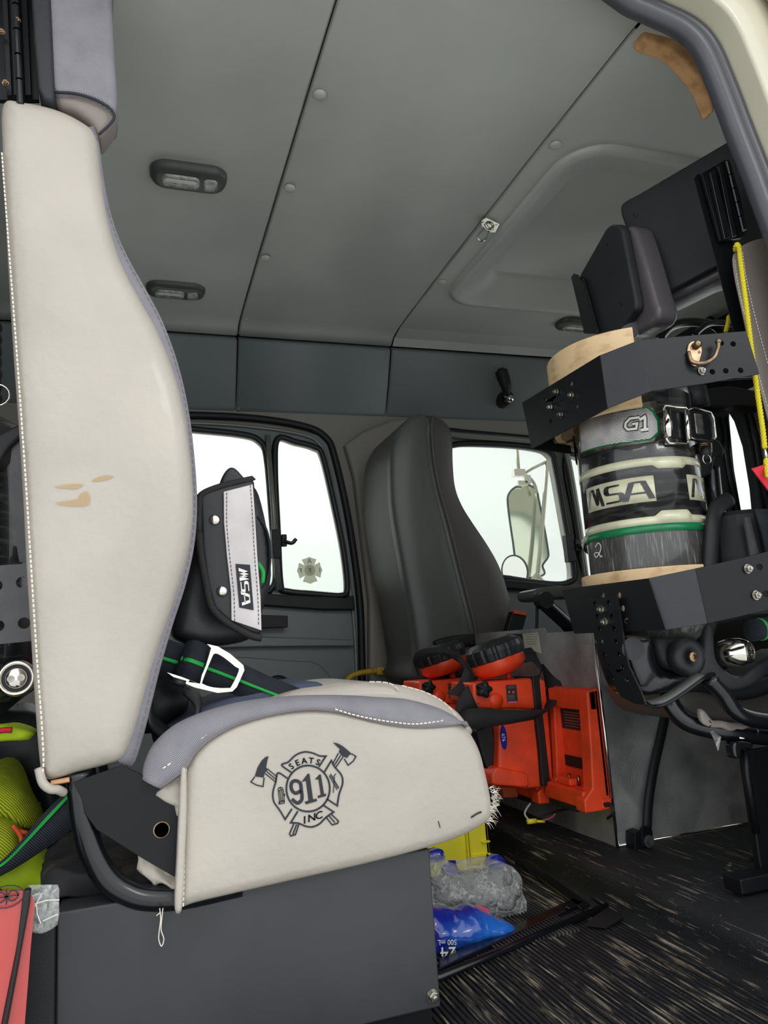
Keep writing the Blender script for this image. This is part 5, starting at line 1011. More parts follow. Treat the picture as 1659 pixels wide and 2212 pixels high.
def wrap(px, Y, th, m, nm, amp, sc, sd, par=pbg, **k):
    V, F = pillow(cr(PP(px, Y=Y), 5, True), (0, th, 0), .02, .02, .004, 5, bulge=(.02, .06))
    out = []
    for v in V:
        n1 = noise.noise_vector(v*sc+Vector((sd, 0, 0)))*amp; vv = noise.voronoi(v*sc*2.2+Vector((sd, 3, 1)))[0]; n1 += Vector((0, -1, .2))*(vv[1]-vv[0])*amp*1.2
        out.append(v+n1)
    return ob(nm, (out, F), m, par, smooth=(m == 'blue'), **k)
cwf = wrap([(925, 1870), (960, 1862), (1000, 1880), (1050, 1878), (1100, 1876), (1125, 1890), (1138, 1940), (1144, 1985), (1128, 2010), (1090, 2012), (1040, 1995), (990, 1975), (920, 1975)], 1.32, .09, 'film', 'clear_film', .010, 16, 0, label='transparent crumpled upper part')
wrap([(910, 1965), (960, 1970), (1000, 1975), (1040, 1970), (1080, 1992), (1120, 2012), (1090, 2036), (1040, 2052), (985, 2068), (935, 2086), (900, 2080)], 1.24, .07, 'blue', 'blue_film', .006, 24, 4, label='blue printed lower part')
wrap([(925, 1845), (955, 1836), (964, 1846), (960, 1862), (925, 1866)], 1.36, .03, 'blue', 'blue_fold', .004, 30, 2)
wrap([(960, 1866), (985, 1876), (1000, 1888), (975, 1890), (962, 1884)], 1.36, .02, 'blue', 'blue_fold', .003, 30, 7)
wrap([(1052, 1872), (1062, 1856), (1078, 1849), (1090, 1856), (1098, 1874), (1084, 1884)], 1.36, .03, 'blue', 'blue_fold', .004, 30, 5)
ob('red_print', prism(cr(PP([(1016, 1962), (1030, 1955), (1054, 1964), (1056, 1974), (1030, 1976)], Y=1.30), 3, True), (0, .002, 0)), 'pink', pbg)
def bagf(px, py): return lambda x, y: P(px, py, Y=1.218)+Vector((-x*.97-y*.05, 0, -y+x*.15))
ob('print_number', text('24', bagf(968, 2046), .021, align='CENTER'), 'white', pbg, label='upside-down white print 24')
ob('print_text', text('500 mL', bagf(966, 2030), .008), 'white', pbg, label='upside-down white print 500 mL')
# ================================================================== air cylinder, its bracket and the passenger seat
CCX, CCY, CR = .879, 1.111, .105
def hitc(px, py, R=CR):
    r = ray(px, py); a = r[0]**2+r[1]**2; b = -2*(r[0]*CCX+r[1]*CCY); c = CCX**2+CCY**2-R*R; D = b*b-4*a*c
    if D < 0: t = -b/(2*a)
    else: t = (-b-math.sqrt(D))/(2*a)
    p = Vector(CAM+r*t); return math.atan2(p.y-CCY, p.x-CCX) % (2*math.pi), p.z
def onc(th, z, R): return Vector((CCX+R*math.cos(th), CCY+R*math.sin(th), z))
def Pc(px, py, R=CR): th, z = hitc(px, py, R); return onc(th, z, R)
zc = lambda py, px=1440, R=CR: hitc(px, py, R)[1]
def cband(th0, th1, z0, z1, R, t=.0005, n=48):
    V = []; F = []
    for i in range(n+1):
        th = th0+(th1-th0)*i/n; a = z0(th) if callable(z0) else z0; b = z1(th) if callable(z1) else z1
        V += [onc(th, a, R), onc(th, b, R), onc(th, b, R+t), onc(th, a, R+t)]
    for i in range(n): F += [(i*4+k, i*4+(k+1) % 4, i*4+4+(k+1) % 4, i*4+4+k) for k in range(4)]
    return V, F
ac = thing('air_cylinder', 'scratched carbon air cylinder with MSA labels and a green band, strapped in the black bracket', 'air cylinder', (CCX, CCY, .46))
zb, zt2 = .47, zc(868)+.03
ob('cylinder_body', lathe([(.02, zb-.02), (.06, zb-.012), (.09, zb+.01), (CR, zb+.05), (CR, zt2), (CR*.97, zt2+.03), (CR*.8, zt2+.06), (.03, zt2+.08), (.018, zt2+.1)], (CCX, CCY, 0), (0, 0, 1), 64), 'carbon', ac, smooth=True)
zl0 = zc(1131)
dk = ob('label_wrap', cband(0, 2*math.pi, zl0, zt2-.005, CR+.0004, .0004, 72), 'cyldark', ac, smooth=True, label='black scuffed label wrapped around the cylinder')
thc = hitc(1440, 1050)[0]
t1, t2, t3, t4 = hitc(1409, 1008)[0], hitc(1420, 1010)[0], hitc(1474, 1010)[0], hitc(1481, 1006)[0]
def notch(a, b, c, d, base_, dip):
    def f(th):
        th = (th+2*math.pi) % (2*math.pi); A, B, C, D = [(x+2*math.pi) % (2*math.pi) for x in (a, b, c, d)]
        for k in (0,):
            if th <= A or th >= D: return base_
            if B <= th <= C: return dip
            if th < B: return base_+(dip-base_)*(th-A)/(B-A)
            return dip+(base_-dip)*(th-C)/(D-C)
    return f
full = (math.pi*.55, math.pi*2.45)
ob('cream_band', cband(*full, notch(t1, t2, t3, t4, zc(1003), zc(1011)), zc(986), CR+.0009, .0004, 220), 'label', dk, smooth=True)
u1, u2, u3, u4 = hitc(1414, 1114)[0], hitc(1428, 1103)[0], hitc(1485, 1103)[0], hitc(1493, 1110)[0]
ob('cream_band', cband(*full, zc(1130), notch(u1, u2, u3, u4, zc(1113), zc(1102)), CR+.0009, .0004, 220), 'label', dk, smooth=True)
ob('green_band', cband(*full, zc(1147), zc(1130), CR+.0010, .0004, 90), 'cylgreen', dk, smooth=True)
def lbl(x0, x1, za, zb2, upto=1.0):
    a, b = hitc(x0, 1065)[0], x1
    ob('name_label', cband(a, b, za, zb2, CR+.0011, .0003, 30), 'label', dk, smooth=True)
la, lb_ = hitc(1268, 1080)[0], hitc(1415, 1060)[0]
z0l, z1l = zc(1082, 1420), zc(1027, 1412)
lbl(1268, lb_, z0l, z1l)
fm = lambda u, v: onc(la+(lb_-la)*u, z0l+(z1l-z0l)*v, CR+.0018)
def MSA2(f):
    return merge(stroke([[(.06, .10), (.13, .84), (.18, .84), (.245, .22), (.31, .22)][:3]+[(.245, .2), (.275, .84), (.335, .10)]], .055, f, .03),
                 stroke([[(.585, .80), (.42, .80), (.40, .70), (.40, .56), (.42, .49), (.585, .47), (.605, .38), (.605, .24), (.58, .16), (.385, .16)]], .075, f, .03),
                 stroke([[(.64, .10), (.735, .80), (.87, .80), (.955, .10)], [(.71, .36), (.90, .36)]], .075, f, .03))
ob('name_lettering', MSA2(fm), 'cyldark', dk, label='black letters MSA')
ms0 = hitc(1486, 1060)[0]; ms1 = ms0+(lb_-la)
ob('name_label', cband(ms0, ms1, z0l, z1l, CR+.0011, .0003, 30), 'label', dk, smooth=True)
fm2 = lambda u, v: onc(ms0+(ms1-ms0)*u, z0l+(z1l-z0l)*v, CR+.0018)
ob('name_lettering', MSA2(fm2), 'cyldark', dk, label='second MSA lettering, only its M in view')
ob('handwritten_two', stroke([cr2([(1286, 1182), (1292, 1173), (1298, 1180), (1296, 1192), (1288, 1204), (1284, 1196), (1292, 1194), (1298, 1204)], 4), [(1299, 1200), (1301, 1203)]], 1.8, lambda x, y: Pc(x, y, CR+.0012)), 'white', ac, label='white handwritten 2')
ob('neck_valve', lathe([(.03, zb-.02), (.03, zb-.05), (.025, zb-.055)], (CCX, CCY, 0), (0, 0, 1), 24), 'label', ac, smooth=True)
# --- retaining band with G1 tab and chrome latch
bn = thing('cylinder_band', 'silver cylinder strap with white mesh G1 tab and chrome latch around the air cylinder', 'strap', (CCX, CCY, zc(915)))
def cstrip(top, bot, R, t, n=10):
    T = [hitc(x, y, R) for x, y in top]; B = [hitc(x, y, R) for x, y in bot]; V = []; F = []; k = 0
    for i in range(len(T)-1):
        for j in range(n+(i == len(T)-2)):
            s = j/n; a = [T[i][q]+(T[i+1][q]-T[i][q])*s for q in (0, 1)]; b = [B[i][q]+(B[i+1][q]-B[i][q])*s for q in (0, 1)]
            V += [onc(*a, R), onc(*b, R), onc(*b, R+t), onc(*a, R+t)]; k += 1
    for i in range(k-1): F += [(i*4+q, i*4+(q+1) % 4, i*4+4+(q+1) % 4, i*4+4+q) for q in range(4)]
    F += [(0, 1, 2, 3), (k*4-4, k*4-3, k*4-2, k*4-1)]; return V, F
za, zb3 = zc(968, 1400), zc(884, 1400)
ob('metal_band', merge(cstrip([(1247, 912), (1300, 888), (1360, 875), (1414, 867), (1431, 882)], [(1252, 992), (1300, 975), (1360, 963), (1417, 954), (1436, 940)], CR+.002, .0015), cband(-.6, math.pi*.8, zc(950), zc(885), CR+.002, .0015)), 'steel', bn, smooth=True)
ob('green_tab_edge', cstrip([(1250, 912), (1310, 893), (1360, 884), (1398, 879), (1412, 887), (1424, 908)], [(1256, 980), (1310, 964), (1360, 957), (1405, 951), (1413, 946), (1425, 935)], CR+.0042, .001), 'cylgreen', bn, smooth=True)
M['meshtab'] = weave('white_mesh_tab', (255, 250, 250), (110, 104, 106), 230, .5, 1)
mt = ob('mesh_tab', cstrip([(1250, 915), (1310, 896), (1360, 887), (1396, 882), (1408, 890), (1419, 910)], [(1256, 977), (1310, 961), (1360, 954), (1403, 948), (1410, 943), (1420, 933)], CR+.0056, .001), 'meshtab', bn, smooth=True)
cs = lambda x, y: Pc(x, y, CR+.0078); cs2 = lambda x, y: Pc(x, y, CR+.0088)
def CR7(p): return (1109+p[0]*.3315, 680+p[1]*.3315)
Gp = [[CR7(p) for p in ((822, 668), (760, 676), (732, 705), (728, 730), (745, 748), (800, 742), (806, 708), (775, 712))]]
Op = [[CR7(p) for p in ((822, 685), (855, 665), (858, 672), (858, 748))], [CR7(p) for p in ((830, 752), (880, 744))]]
ob('tab_letters_outline', merge(stroke(Gp, 9.5, cs), stroke(Op, 10.5, cs)), 'darkthread', mt)
ob('tab_letters', merge(stroke(Gp, 5, cs2), stroke(Op, 6, cs2)), 'white', mt, label='white letters G1')
LYc = 1.0
lt = ob('latch_frame', merge(tube([P(*p, Y=LYc) for p in ((1434, 884), (1436, 877), (1482, 880), (1484, 886), (1486, 955), (1482, 960), (1445, 957), (1440, 950))], .0024, 8, True), tube(PP([(1440, 888), (1444, 945)], Y=LYc-.006), .0075, 12), tube(PP([(1482, 886), (1488, 950)], Y=LYc-.004), .0045, 10)), 'chrome', bn, smooth=True)
ob('latch_plate', prism(PP([(1446, 886), (1480, 889), (1484, 948), (1450, 946)], Y=LYc+.004), (0, .004, 0)), 'blackgloss', bn, bevel=.002)
lv = ob('latch_lever', pillow(resample(PP([(1484, 886), (1500, 880), (1536, 890), (1540, 900), (1545, 944), (1536, 954), (1500, 948), (1490, 946)], Y=LYc-.002), .005), (0, .012, 0), .004, .002, .004), 'blackgloss', bn, smooth=True)
ob('lever_rim', tube(PP([(1486, 886), (1500, 881), (1536, 890), (1541, 902), (1546, 944), (1537, 954), (1500, 948), (1490, 944)], Y=LYc-.004), .0018, 8, True), 'chrome', lv, smooth=True)
ob('lever_emboss', prism(PP([(1500, 892), (1517, 894), (1522, 938), (1505, 936)], Y=LYc-.0035), (0, .002, 0)), 'steel', lv, bevel=.001)
ob('spring', tube([P(1520+.02*k, 958+k*.45, Y=1.02)+Vector((.012*math.cos(k*.7), .012*math.sin(k*.7), 0)) for k in range(45)], .002, 6), 'brass', bn, smooth=True)
ob('split_ring', tube([P(1527, 992, Y=LYc)+Vector((.0085*math.cos(a*.2618), 0, .0085*math.sin(a*.2618))) for a in range(24)], .0009, 6, True), 'chrome', bn, smooth=True)
ob('ring_tab', lathe([(.008, -.014), (.010, 0), (.006, .012)], P(1524, 978, Y=1.012), (0, 0, 1), 12), 'blackmatte', bn, smooth=True)
# --- bracket
bkt = thing('cylinder_bracket', 'black folded steel bracket holding the air cylinder to the passenger seat', 'bracket', (.85, 1.0, .5))
def face(px4, k, vec, holes=(), m='black', nm='bracket_plate', par=bkt, n=14, hr=.0042):
    pts = [P(*p, **kk) for p, kk in zip(px4, k)]
    c = pts[0]; nrm = (pts[1]-pts[0]).cross(pts[-1]-pts[0]).normalized(); u = (pts[1]-pts[0]).normalized(); v = nrm.cross(u)
    H = [circ(Pv(hx, hy, c, nrm), hr, u, v, 12) for hx, hy in holes]
    pts = [Pv(*p, c, nrm) for p in px4]
    return ob(nm, prism(pts, Vector(vec), H), m, par, bevel=.0008), c, nrm
XU = .72
kx_ = dict(X=XU)
f1, c1_, n1_ = face([(1296, 767), (1129, 869), (1150, 969), (1312, 882)], [kx_]*4, (.003, 0, 0), [(1234, 829), (1178, 863), (1212, 869), (1246, 878), (1189, 910)], nm='upper_side_plate')
A1, A2 = P(1296, 767, X=XU), P(1312, 882, X=XU)
Bq = P(1378, 735, Y=A1.y-.045); 
pl2 = [A1, Vector((Bq.x, Bq.y, Bq.z)), None, A2]
nn2 = Vector((Bq.y-A1.y, -(Bq.x-A1.x), 0)).normalized(); Bl = Pv(1406, 845, A1, nn2); pl2[2] = Bl
ob('upper_corner_plate', prism(pl2, -nn2*.003 if nn2.y < 0 else nn2*.003), 'shell', bkt, bevel=.0008, label='greyer corner of the upper bracket')  # corner facet coloured greyer than the plates beside it
dF = Vector((1, -.28, 0)).normalized(); nF = Vector((dF.y, -dF.x, 0))
def PF(p): return Pv(*p, Bq, nF)
hls = [(1558, 741), (1584, 743), (1539, 803), (1568, 801), (1600, 800), (1524, 742)]
u_ = dF; v_ = ZV
ob('upper_back_plate', prism([PF(p) for p in ((1378, 735), (1500, 724), (1612, 715), (1641, 808), (1520, 829), (1406, 845))], Vector((0, .003, 0)), [circ(PF(h), .0045, u_, v_, 12) for h in hls[:5]]), 'black', bkt, bevel=.0008)
for x, y in ((1203, 847), (1236, 854), (1190, 880), (1213, 896)): bolt('bracket_bolt', P(x, y, X=XU-.001), (-1, 0, 0), .0052, bkt)
bolt('bracket_bolt', PF((1514, 802)), (0, -1, 0), .0052, bkt)
# inner return of the upper bracket at its left end and slotted tab
e1, e2 = P(1129, 869, X=XU), P(1150, 969, X=XU)
ob('upper_end_flange', prism([e1, e2, e2+Vector((.1, .02, -.003)), e1+Vector((.1, .02, -.003))], (0, .003, 0)), 'black', bkt, bevel=.0008)
sl = [P(*p, Y=1.22) for p in ((1190, 942), (1244, 918), (1244, 948), (1218, 958), (1198, 955))]
ob('slot_loop', tube(sl, .0028, 8, True), 'galv', bkt, smooth=True)
# tan liners
LRu = .142
hl = hitc(1181, 790, LRu)[0]
zlt = hitc(1290, 722, LRu)[1]; zlb = hitc(1300, 905, LRu)[1]
ob('tan_liner', cband(hl-1.6, hitc(1378, 800, LRu)[0], hitc(1300, 893, LRu)[1], zlt, LRu-.012, .012, 60), 'wood', bkt, smooth=False, bevel=.002, label='scuffed tan liner inside the upper bracket')
LRl = .122
ob('tan_liner', cband(hitc(1272, 1245, LRl)[0]-1.6, hitc(1508, 1228, LRl)[0]+.1, hitc(1400, 1335, LRl)[1], hitc(1400, 1226, LRl)[1], LRl-.012, .012, 60), 'wood', bkt, bevel=.002, label='tan liner inside the lower bracket')
XL = .742
lp = [(1213, 1273), (1401, 1249), (1438, 1361), (1240, 1369)]
f2_, cL, nL = face([(1401, 1249), (1213, 1273), (1240, 1369), (1438, 1361)], [dict(X=XL)]*4, (.003, 0, 0), [(1302, 1287), (1337, 1286), (1345, 1314), (1353, 1341), (1371, 1395)][:4], nm='lower_side_plate', hr=.005)
D1, D2 = P(1401, 1249, X=XL), P(1438, 1361, X=XL)
E1 = P(1502, 1228, Y=D1.y-.03); n3 = Vector((E1.y-D1.y, -(E1.x-D1.x), 0)).normalized()
ob('lower_corner_plate', prism([D1, E1, Pv(1529, 1347, D1, n3), Pv(1438, 1361, D1, n3)], Vector((0, .003, 0))), 'shell', bkt, bevel=.0008, label='grey corner of the lower bracket')  # this corner facet is also a greyer colour than its neighbours
nG = Vector((dF.y, -dF.x, 0)); 
def PG(p): return Pv(*p, E1, nG)
ob('lower_back_plate', prism([PG(p) for p in ((1502, 1228), (1600, 1206), (1720, 1176), (1760, 1290), (1659, 1318), (1529, 1347))], Vector((0, .003, 0)), [circ(PG(h), .0048, u_, v_, 12) for h in ((1641, 1225), (1655, 1283))]), 'black', bkt, bevel=.0008)
for x, y in ((1614, 1229), (1632, 1286)): bolt('bracket_bolt', PG((x, y)), (0, -1, 0), .0058, bkt)
# perforated strap arm
XS = XL-.004
ho = [(1288, 1304), (1317, 1302), (1293, 1331), (1324, 1331), (1298, 1358), (1329, 1358), (1303, 1386), (1333, 1386), (1309, 1413), (1339, 1413), (1317, 1439), (1347, 1441), (1326, 1464), (1357, 1468)]
def PS(p): return P(*p, X=XS)
ob('perforated_strap', prism([PS(p) for p in ((1269, 1293), (1337, 1289), (1346, 1350), (1352, 1400), (1362, 1440), (1388, 1495), (1398, 1522), (1375, 1520), (1345, 1505), (1330, 1480), (1318, 1440), (1300, 1400), (1288, 1380), (1279, 1330))], (-.003, 0, 0), [circ(PS(h), .0046, YV, ZV, 12) for h in ho]), 'black', bkt, bevel=.0006)
for x, y in ((1300, 1316), (1308, 1343)): bolt('bracket_bolt', P(x, y, X=XS-.003), (-1, 0, 0), .0056, bkt)
pe = P(1392, 1508, X=XS)
hk = [P(1372, 1508, X=XS), P(1400, 1524, X=XS+.008), P(1425, 1520, Y=pe.y-.01), P(1460, 1500, Y=pe.y-.015), P(1512, 1462, Y=pe.y-.02)]
ob('strap_hook', strap(cr(hk, 6), (.0, .012, 0.002), .003), 'black', bkt, smooth=True)
ob('hook_pad', strap([p+Vector((0, 0, .004)) for p in cr(hk[1:], 6)], (.0, .009, 0.002), .003), 'driver', bkt, smooth=True, label='pale pad lining the hook')
for i_, h_ in enumerate(ho):  # bright lower arcs stand in for light caught on the rims
    c_ = P(*h_, X=XS-.0031)
    p_ = [Vector((XS-.0012, c_.y+.0043*math.cos(a*.2618), c_.z-.0043*math.sin(a*.2618))) for a in range(1, 12)]
    ob('lit_hole_edge', tube(p_, .0007, 6), 'steel', bkt, smooth=True)
# coat hook
hk2 = thing('coat_hook', 'small aged brass coat hook screwed to the upper black bracket', 'hook', PF((1500, 800)))
hb = [(1482, 760), (1485, 745), (1495, 738), (1508, 742), (1514, 755), (1512, 770), (1505, 790), (1495, 792), (1486, 778)]
of = Vector((0, -.003, 0))
ob('hook_plate', prism([PF(p)+of for p in cr2(hb, 4, True)], (0, .003, 0)), 'brass', hk2, bevel=.001)
ob('hook_arm', tube(cr([PF((1484, 762))+of, PF((1488, 785))+of*2.5, PF((1505, 792))+of*5, PF((1525, 782))+of*5.5, PF((1536, 760))+of*5, PF((1537, 748))+of*5], 6), .0034, 10), 'brass', hk2, smooth=True)
for x, y, r_q in ((1537, 746, .0052), (1500, 747, .0068)): ob('hook_ball', lathe([(.0001, -r_q), (r_q*.7, -r_q*.7), (r_q, 0), (r_q*.7, r_q*.7), (.0001, r_q)], PF((x, y))+of*(5 if x > 1520 else 2.4), (0, 1, 0), 16), 'brass', hk2, smooth=True)
for x, y in ((1492, 754), (1508, 762)): ob('hook_screw', lathe([(.0026, 0), (.0016, .0012)], PF((x, y))+of, (0, -1, 0), 10), 'steel', hk2)
# ================================================================== passenger seat (rear of it)
ps = thing('passenger_seat', 'passenger seat with black headrest panels, taupe leather wing and bent black base tubes', 'seat', (1.0, 1.05, .2))
dA = Vector((.464, -.886, 0)); nA = Vector((dA.y, -dA.x, 0)).normalized(); pA = P(1410, 640, Y=1.15)
def PA(p): return Pv(*p, pA, nA)
AO = cr2([(1341, 462), (1340, 446), (1350, 434), (1375, 421)], 4)+[(1570, 306), (1700, 228), (1700, 520), (1550, 572)]+cr2([(1545, 575), (1480, 610), (1425, 638), (1409, 641), (1400, 630), (1392, 610)], 4)
pnA = ob('headrest_panel', pillow([PA(p) for p in AO], -nA*.018 if nA.y < 0 else nA*.018, .005, .003, .008), 'shell', ps, smooth=True)
for x, y in ((1372, 465), (1411, 592)): ob('panel_rivet', lathe([(.0055, .001), (.0055, -.0015), (.003, -.0015), (.003, 0), (.0015, -.001)], PA((x, y)), nA if nA.y > 0 else -nA, 14), 'shell', pnA)
ob('headrest_cushion', pillow([PA(p)+Vector((.02, .02, 0)) for p in cr2([(1396, 630), (1420, 640), (1450, 636), (1546, 588), (1600, 560), (1600, 450), (1420, 470), (1400, 520)], 3, True)], Vector((.05, .06, 0)), .014, .01, .008), 'taupe', pnA, smooth=True)
pB = P(1368, 655, Y=1.13); dB = Vector((.14, 1.04, 0)).normalized(); nB = Vector((-dB.y, dB.x, 0))
def PB(p): return Pv(*p, pB, nB)
BO2 = [(1252, 592), (1255, 588), (1308, 494), (1318, 485), (1332, 485), (1342, 492), (1372, 650), (1372, 668), (1355, 690), (1340, 722), (1262, 722)]
pnB = ob('headrest_panel', pillow(resample([PB(p) for p in BO2], .008), -nB*.018, .006, .003, .006), 'shell', ps, smooth=True)
for x, y in ((1313, 527), (1342, 655)): ob('panel_rivet', lathe([(.005, -.001), (.005, .0015), (.003, .0015), (.003, 0), (.0015, .001)], PB((x, y)), nB, 14), 'shell', pnB)
ob('headrest_cushion', pillow(cr([PB(p)+Vector((.022, 0, 0)) for p in ((1300, 520), (1330, 488), (1348, 492), (1366, 545), (1392, 640), (1400, 668), (1392, 696), (1362, 716), (1345, 724), (1310, 724))], 3, True), (.05, .0, 0), .012, .008, .006), 'taupe', pnB, smooth=True)
ob('cushion_underside', pillow(cr(PP([(1338, 718), (1352, 700), (1380, 688), (1398, 670), (1402, 690), (1385, 716), (1375, 728), (1345, 728)], Y=1.16), 3, True), (.01, .06, 0), .006, .004, .005), 'taupe', pnB, smooth=True)
ob('far_hinge', merge(prism([PB(p)+Vector((-.012, 0, 0)) for p in ((1243, 600), (1248, 592), (1256, 594), (1270, 612), (1300, 722), (1272, 722))], (.006, 0, 0)), tube([PB(p)+Vector((-.008, 0, 0)) for p in ((1268, 604), (1300, 722))], .0035, 8)), 'blackgloss', ps, bevel=.001)
ob('post', prism(PP([(1498, 386), (1505, 376), (1522, 374), (1535, 372), (1600, 500), (1585, 520), (1606, 640), (1640, 725), (1585, 722), (1577, 690), (1549, 579)], Y=.945), (.01, .008, 0)), 'black', ps, bevel=.0015)
ob('hinge_leaf', prism(PP([(1516, 374), (1566, 345), (1576, 344), (1600, 425), (1614, 500), (1602, 514), (1556, 520), (1540, 460)], Y=.935), (0, .006, 0)), 'black', ps, bevel=.001)
ob('hinge_leaf', merge(prism(PP([(1534, 372), (1545, 366), (1580, 512), (1566, 516)], Y=.928), (0, .006, 0)), prism(PP([(1552, 358), (1560, 354), (1592, 508), (1583, 512)], Y=.925), (0, .006, 0))), 'blackgloss', ps, bevel=.001)
hx = [P(1571+k*7.2, 350+k*30, Y=.926) for k in range(6)]
ob('hinge_knuckle', merge(*[cyl(hx[k], hx[k]+(hx[k+1]-hx[k])*.93, .0048, 12) for k in range(5)]), 'blackgloss', ps)
for x, y in ((1541, 392), (1546, 414), (1560, 470), (1568, 496)): bolt('hinge_screw', P(x, y, Y=.935), (0, -1, 0), .0032, ps, 'black')
WO = cr2([(1578, 556), (1586, 538), (1604, 524), (1640, 511), (1700, 506), (1760, 520), (1800, 700), (1800, 1000), (1720, 1030), (1672, 960), (1640, 850), (1618, 762), (1596, 660), (1583, 600)], 4, True)
wg = ob('leather_wing', pillow(PP(WO, Y=.915), (.05, .03, 0), .012, .005, .008, 5), 'grey_leather', ps, smooth=True)
for q_, y_ in (([(1588, 562), (1592, 600), (1606, 670), (1628, 765), (1650, 850), (1668, 910)], .9155), ([(1604, 545), (1612, 600), (1630, 680), (1660, 790)], .913)):
    ob('wing_stitching', dashes(PP(cr2(q_, 4), Y=y_), .0006, .004, .002), 'white', wg)
# base tubes, torn cover, pedestal
ob('base_tube', tube(cr([P(1440, 1480, Y=1.08), P(1448, 1520, Y=1.07), P(1478, 1556, Y=1.06), P(1530, 1574, Y=1.05), P(1600, 1584, Y=1.04), P(1700, 1595, Y=1.03)], 6), .0155, 16), 'blackgloss', ps, smooth=True)
ob('base_tube', tube(cr([P(1530, 1465, Y=1.0), P(1562, 1500, Y=1.0), P(1590, 1538, Y=1.0), P(1640, 1556, Y=1.0), P(1720, 1560, Y=1.0)], 6), .0135, 16), 'blackgloss', ps, smooth=True)
ob('seat_underside', pillow(cr(PP([(1455, 1480), (1540, 1486), (1680, 1490), (1720, 1560), (1600, 1566), (1500, 1550), (1470, 1520)], Y=1.07), 3, True), (0, .2, 0), .01, .01, .01), 'driver_side', ps, smooth=True)
crumple([(1516, 1536), (1526, 1540), (1545, 1556), (1600, 1562), (1659, 1572), (1700, 1580), (1700, 1596), (1640, 1588), (1590, 1580), (1540, 1572), (1518, 1556)], 1.028, .01, 'grey_leather', 'torn_cover', ps, .005, 40)
ob('plastic_shred', prism(PP([(1535, 1580), (1545, 1578), (1558, 1592), (1552, 1622), (1545, 1600)], Y=1.035), (0, .002, 0)), 'sleeve', ps)
ob('cover_hook', merge(*[tube(cr(PP([(x, y), (x+4, y+8), (x, y+16)], Y=1.016), 4), .0012, 6) for x, y in ((1532, 1556), (1634, 1572))]), 'chrome', ps)
ob('pedestal_box', box((P(1612, 1660, Y=1.05).x, 1.05, FZ+.012), (1.3, 1.065, P(1640, 1618, Y=1.05).z)), 'black', ps, bevel=.003)
ob('pedestal_edge', tube(PP([(1608, 1620), (1614, 1680), (1634, 1800)], Y=1.045), .006, 10), 'black', ps, smooth=True)
ob('pedestal_foot', box((P(1590, 1835, Y=1.02).x, 1.02, FZ+.006), (1.3, 1.06, FZ+.03)), 'black', ps, bevel=.003)
ob('foot_plate', box((P(1590, 1850, Z=FZ).x-.01, .98, FZ), (1.3, 1.075, FZ+.005)), 'black', ps, bevel=.001)
bolt('foot_bolt', P(1632, 1848, Z=FZ+.006), (0, 0, 1), .0065, ps)
ob('recline_lever', pillow(cr(PP([(1586, 1606), (1600, 1602), (1625, 1604), (1628, 1618), (1604, 1620), (1600, 1638), (1588, 1636)], Y=1.02), 3, True), (0, .02, 0), .004, .003, .004), 'blackgloss', ps, smooth=True)
ob('silver_rod', tube(PP([(1596, 1594), (1624, 1594)], Y=1.03), .003, 8), 'chrome', ps, smooth=True)
for i, (x, y) in enumerate(((1578, 1878), (1629, 1905), (1662, 1898))):
    b_ = thing('floor_bolt', ('silver hex bolt with washer in the raised black floor, left one', 'silver hex bolt with washer in the raised black floor, lower right one', 'silver bolt at the right edge of the raised black floor')[i], 'bolt', P(x, y, Z=FZ), 'bolts in the raised floor')
    bolt('bolt_head', P(x, y, Z=FZ), (0, 0, 1), .0062, b_)
    ob('washer', lathe([(.011, 0), (.011, .0015), (.006, .0015)], P(x, y, Z=FZ), (0, 0, 1), 18), 'steel', b_)
# support strut
ss = thing('support_strut', 'slanted black steel strut bolted to the floor in front of the swirled aluminium', 'strut', P(1395, 1835, Z=FZ))
sy = P(1392, 1832, Z=FZ).y
ob('strut_tube', tube(cr([P(1447, 1500, Y=sy+.03), P(1430, 1580, Y=sy+.02), P(1412, 1660, Y=sy+.012), P(1401, 1730, Y=sy+.008), P(1397, 1790, Y=sy+.004)], 6), .0115, 14, ry=.008), 'blackmatte', ss, smooth=True)
ob('lug', prism(PP([(1386, 1790), (1392, 1786), (1408, 1786), (1411, 1800), (1412, 1830), (1388, 1832)], Y=sy-.006), (0, .008, 0)), 'black', ss, bevel=.002)
ob('angle_plate', prism(PP([(1371, 1800), (1386, 1794), (1390, 1838), (1372, 1840)], Y=sy-.004), (0, .03, 0)), 'black', ss, bevel=.002)
ob('pivot_bolt', merge(lathe([(.0115, 0), (.0115, .003)], P(1401, 1817, Y=sy-.008), (0, -1, 0), 20), lathe([(.007, 0), (.007, .008)], P(1402, 1818, Y=sy-.010), (0, -1, 0), 6), lathe([(.0035, 0), (.0035, .005)], P(1403, 1818, Y=sy-.018), (0, -1, 0), 12)), 'galv', ss)
# ================================================================== breathing apparatus behind the bracket
br = thing('breathing_apparatus', 'black breathing apparatus back frame, hoses and regulator beside and under the air cylinder', 'breathing apparatus', (1.0, 1.1, .4))
YB = 1.16
ob('back_frame', prism(PP([(1395, 850), (1480, 842), (1660, 842), (1700, 1120), (1640, 1122), (1633, 1050), (1618, 960), (1600, 905), (1588, 886), (1578, 884), (1577, 905), (1586, 1000), (1598, 1104), (1620, 1200), (1530, 1210), (1500, 1000), (1470, 900)], Y=YB), (0, .02, 0)), 'shell', br, bevel=.004)
ob('frame_rib', merge(*[tube(PP(p, Y=YB-.002), .0025, 8) for p in ([(1606, 872), (1630, 960), (1652, 1100)], [(1618, 868), (1640, 940), (1666, 1100)], [(1570, 900), (1580, 1000), (1598, 1104)], [(1558, 900), (1568, 1000), (1588, 1110)])]), 'blackgloss', br, smooth=True)
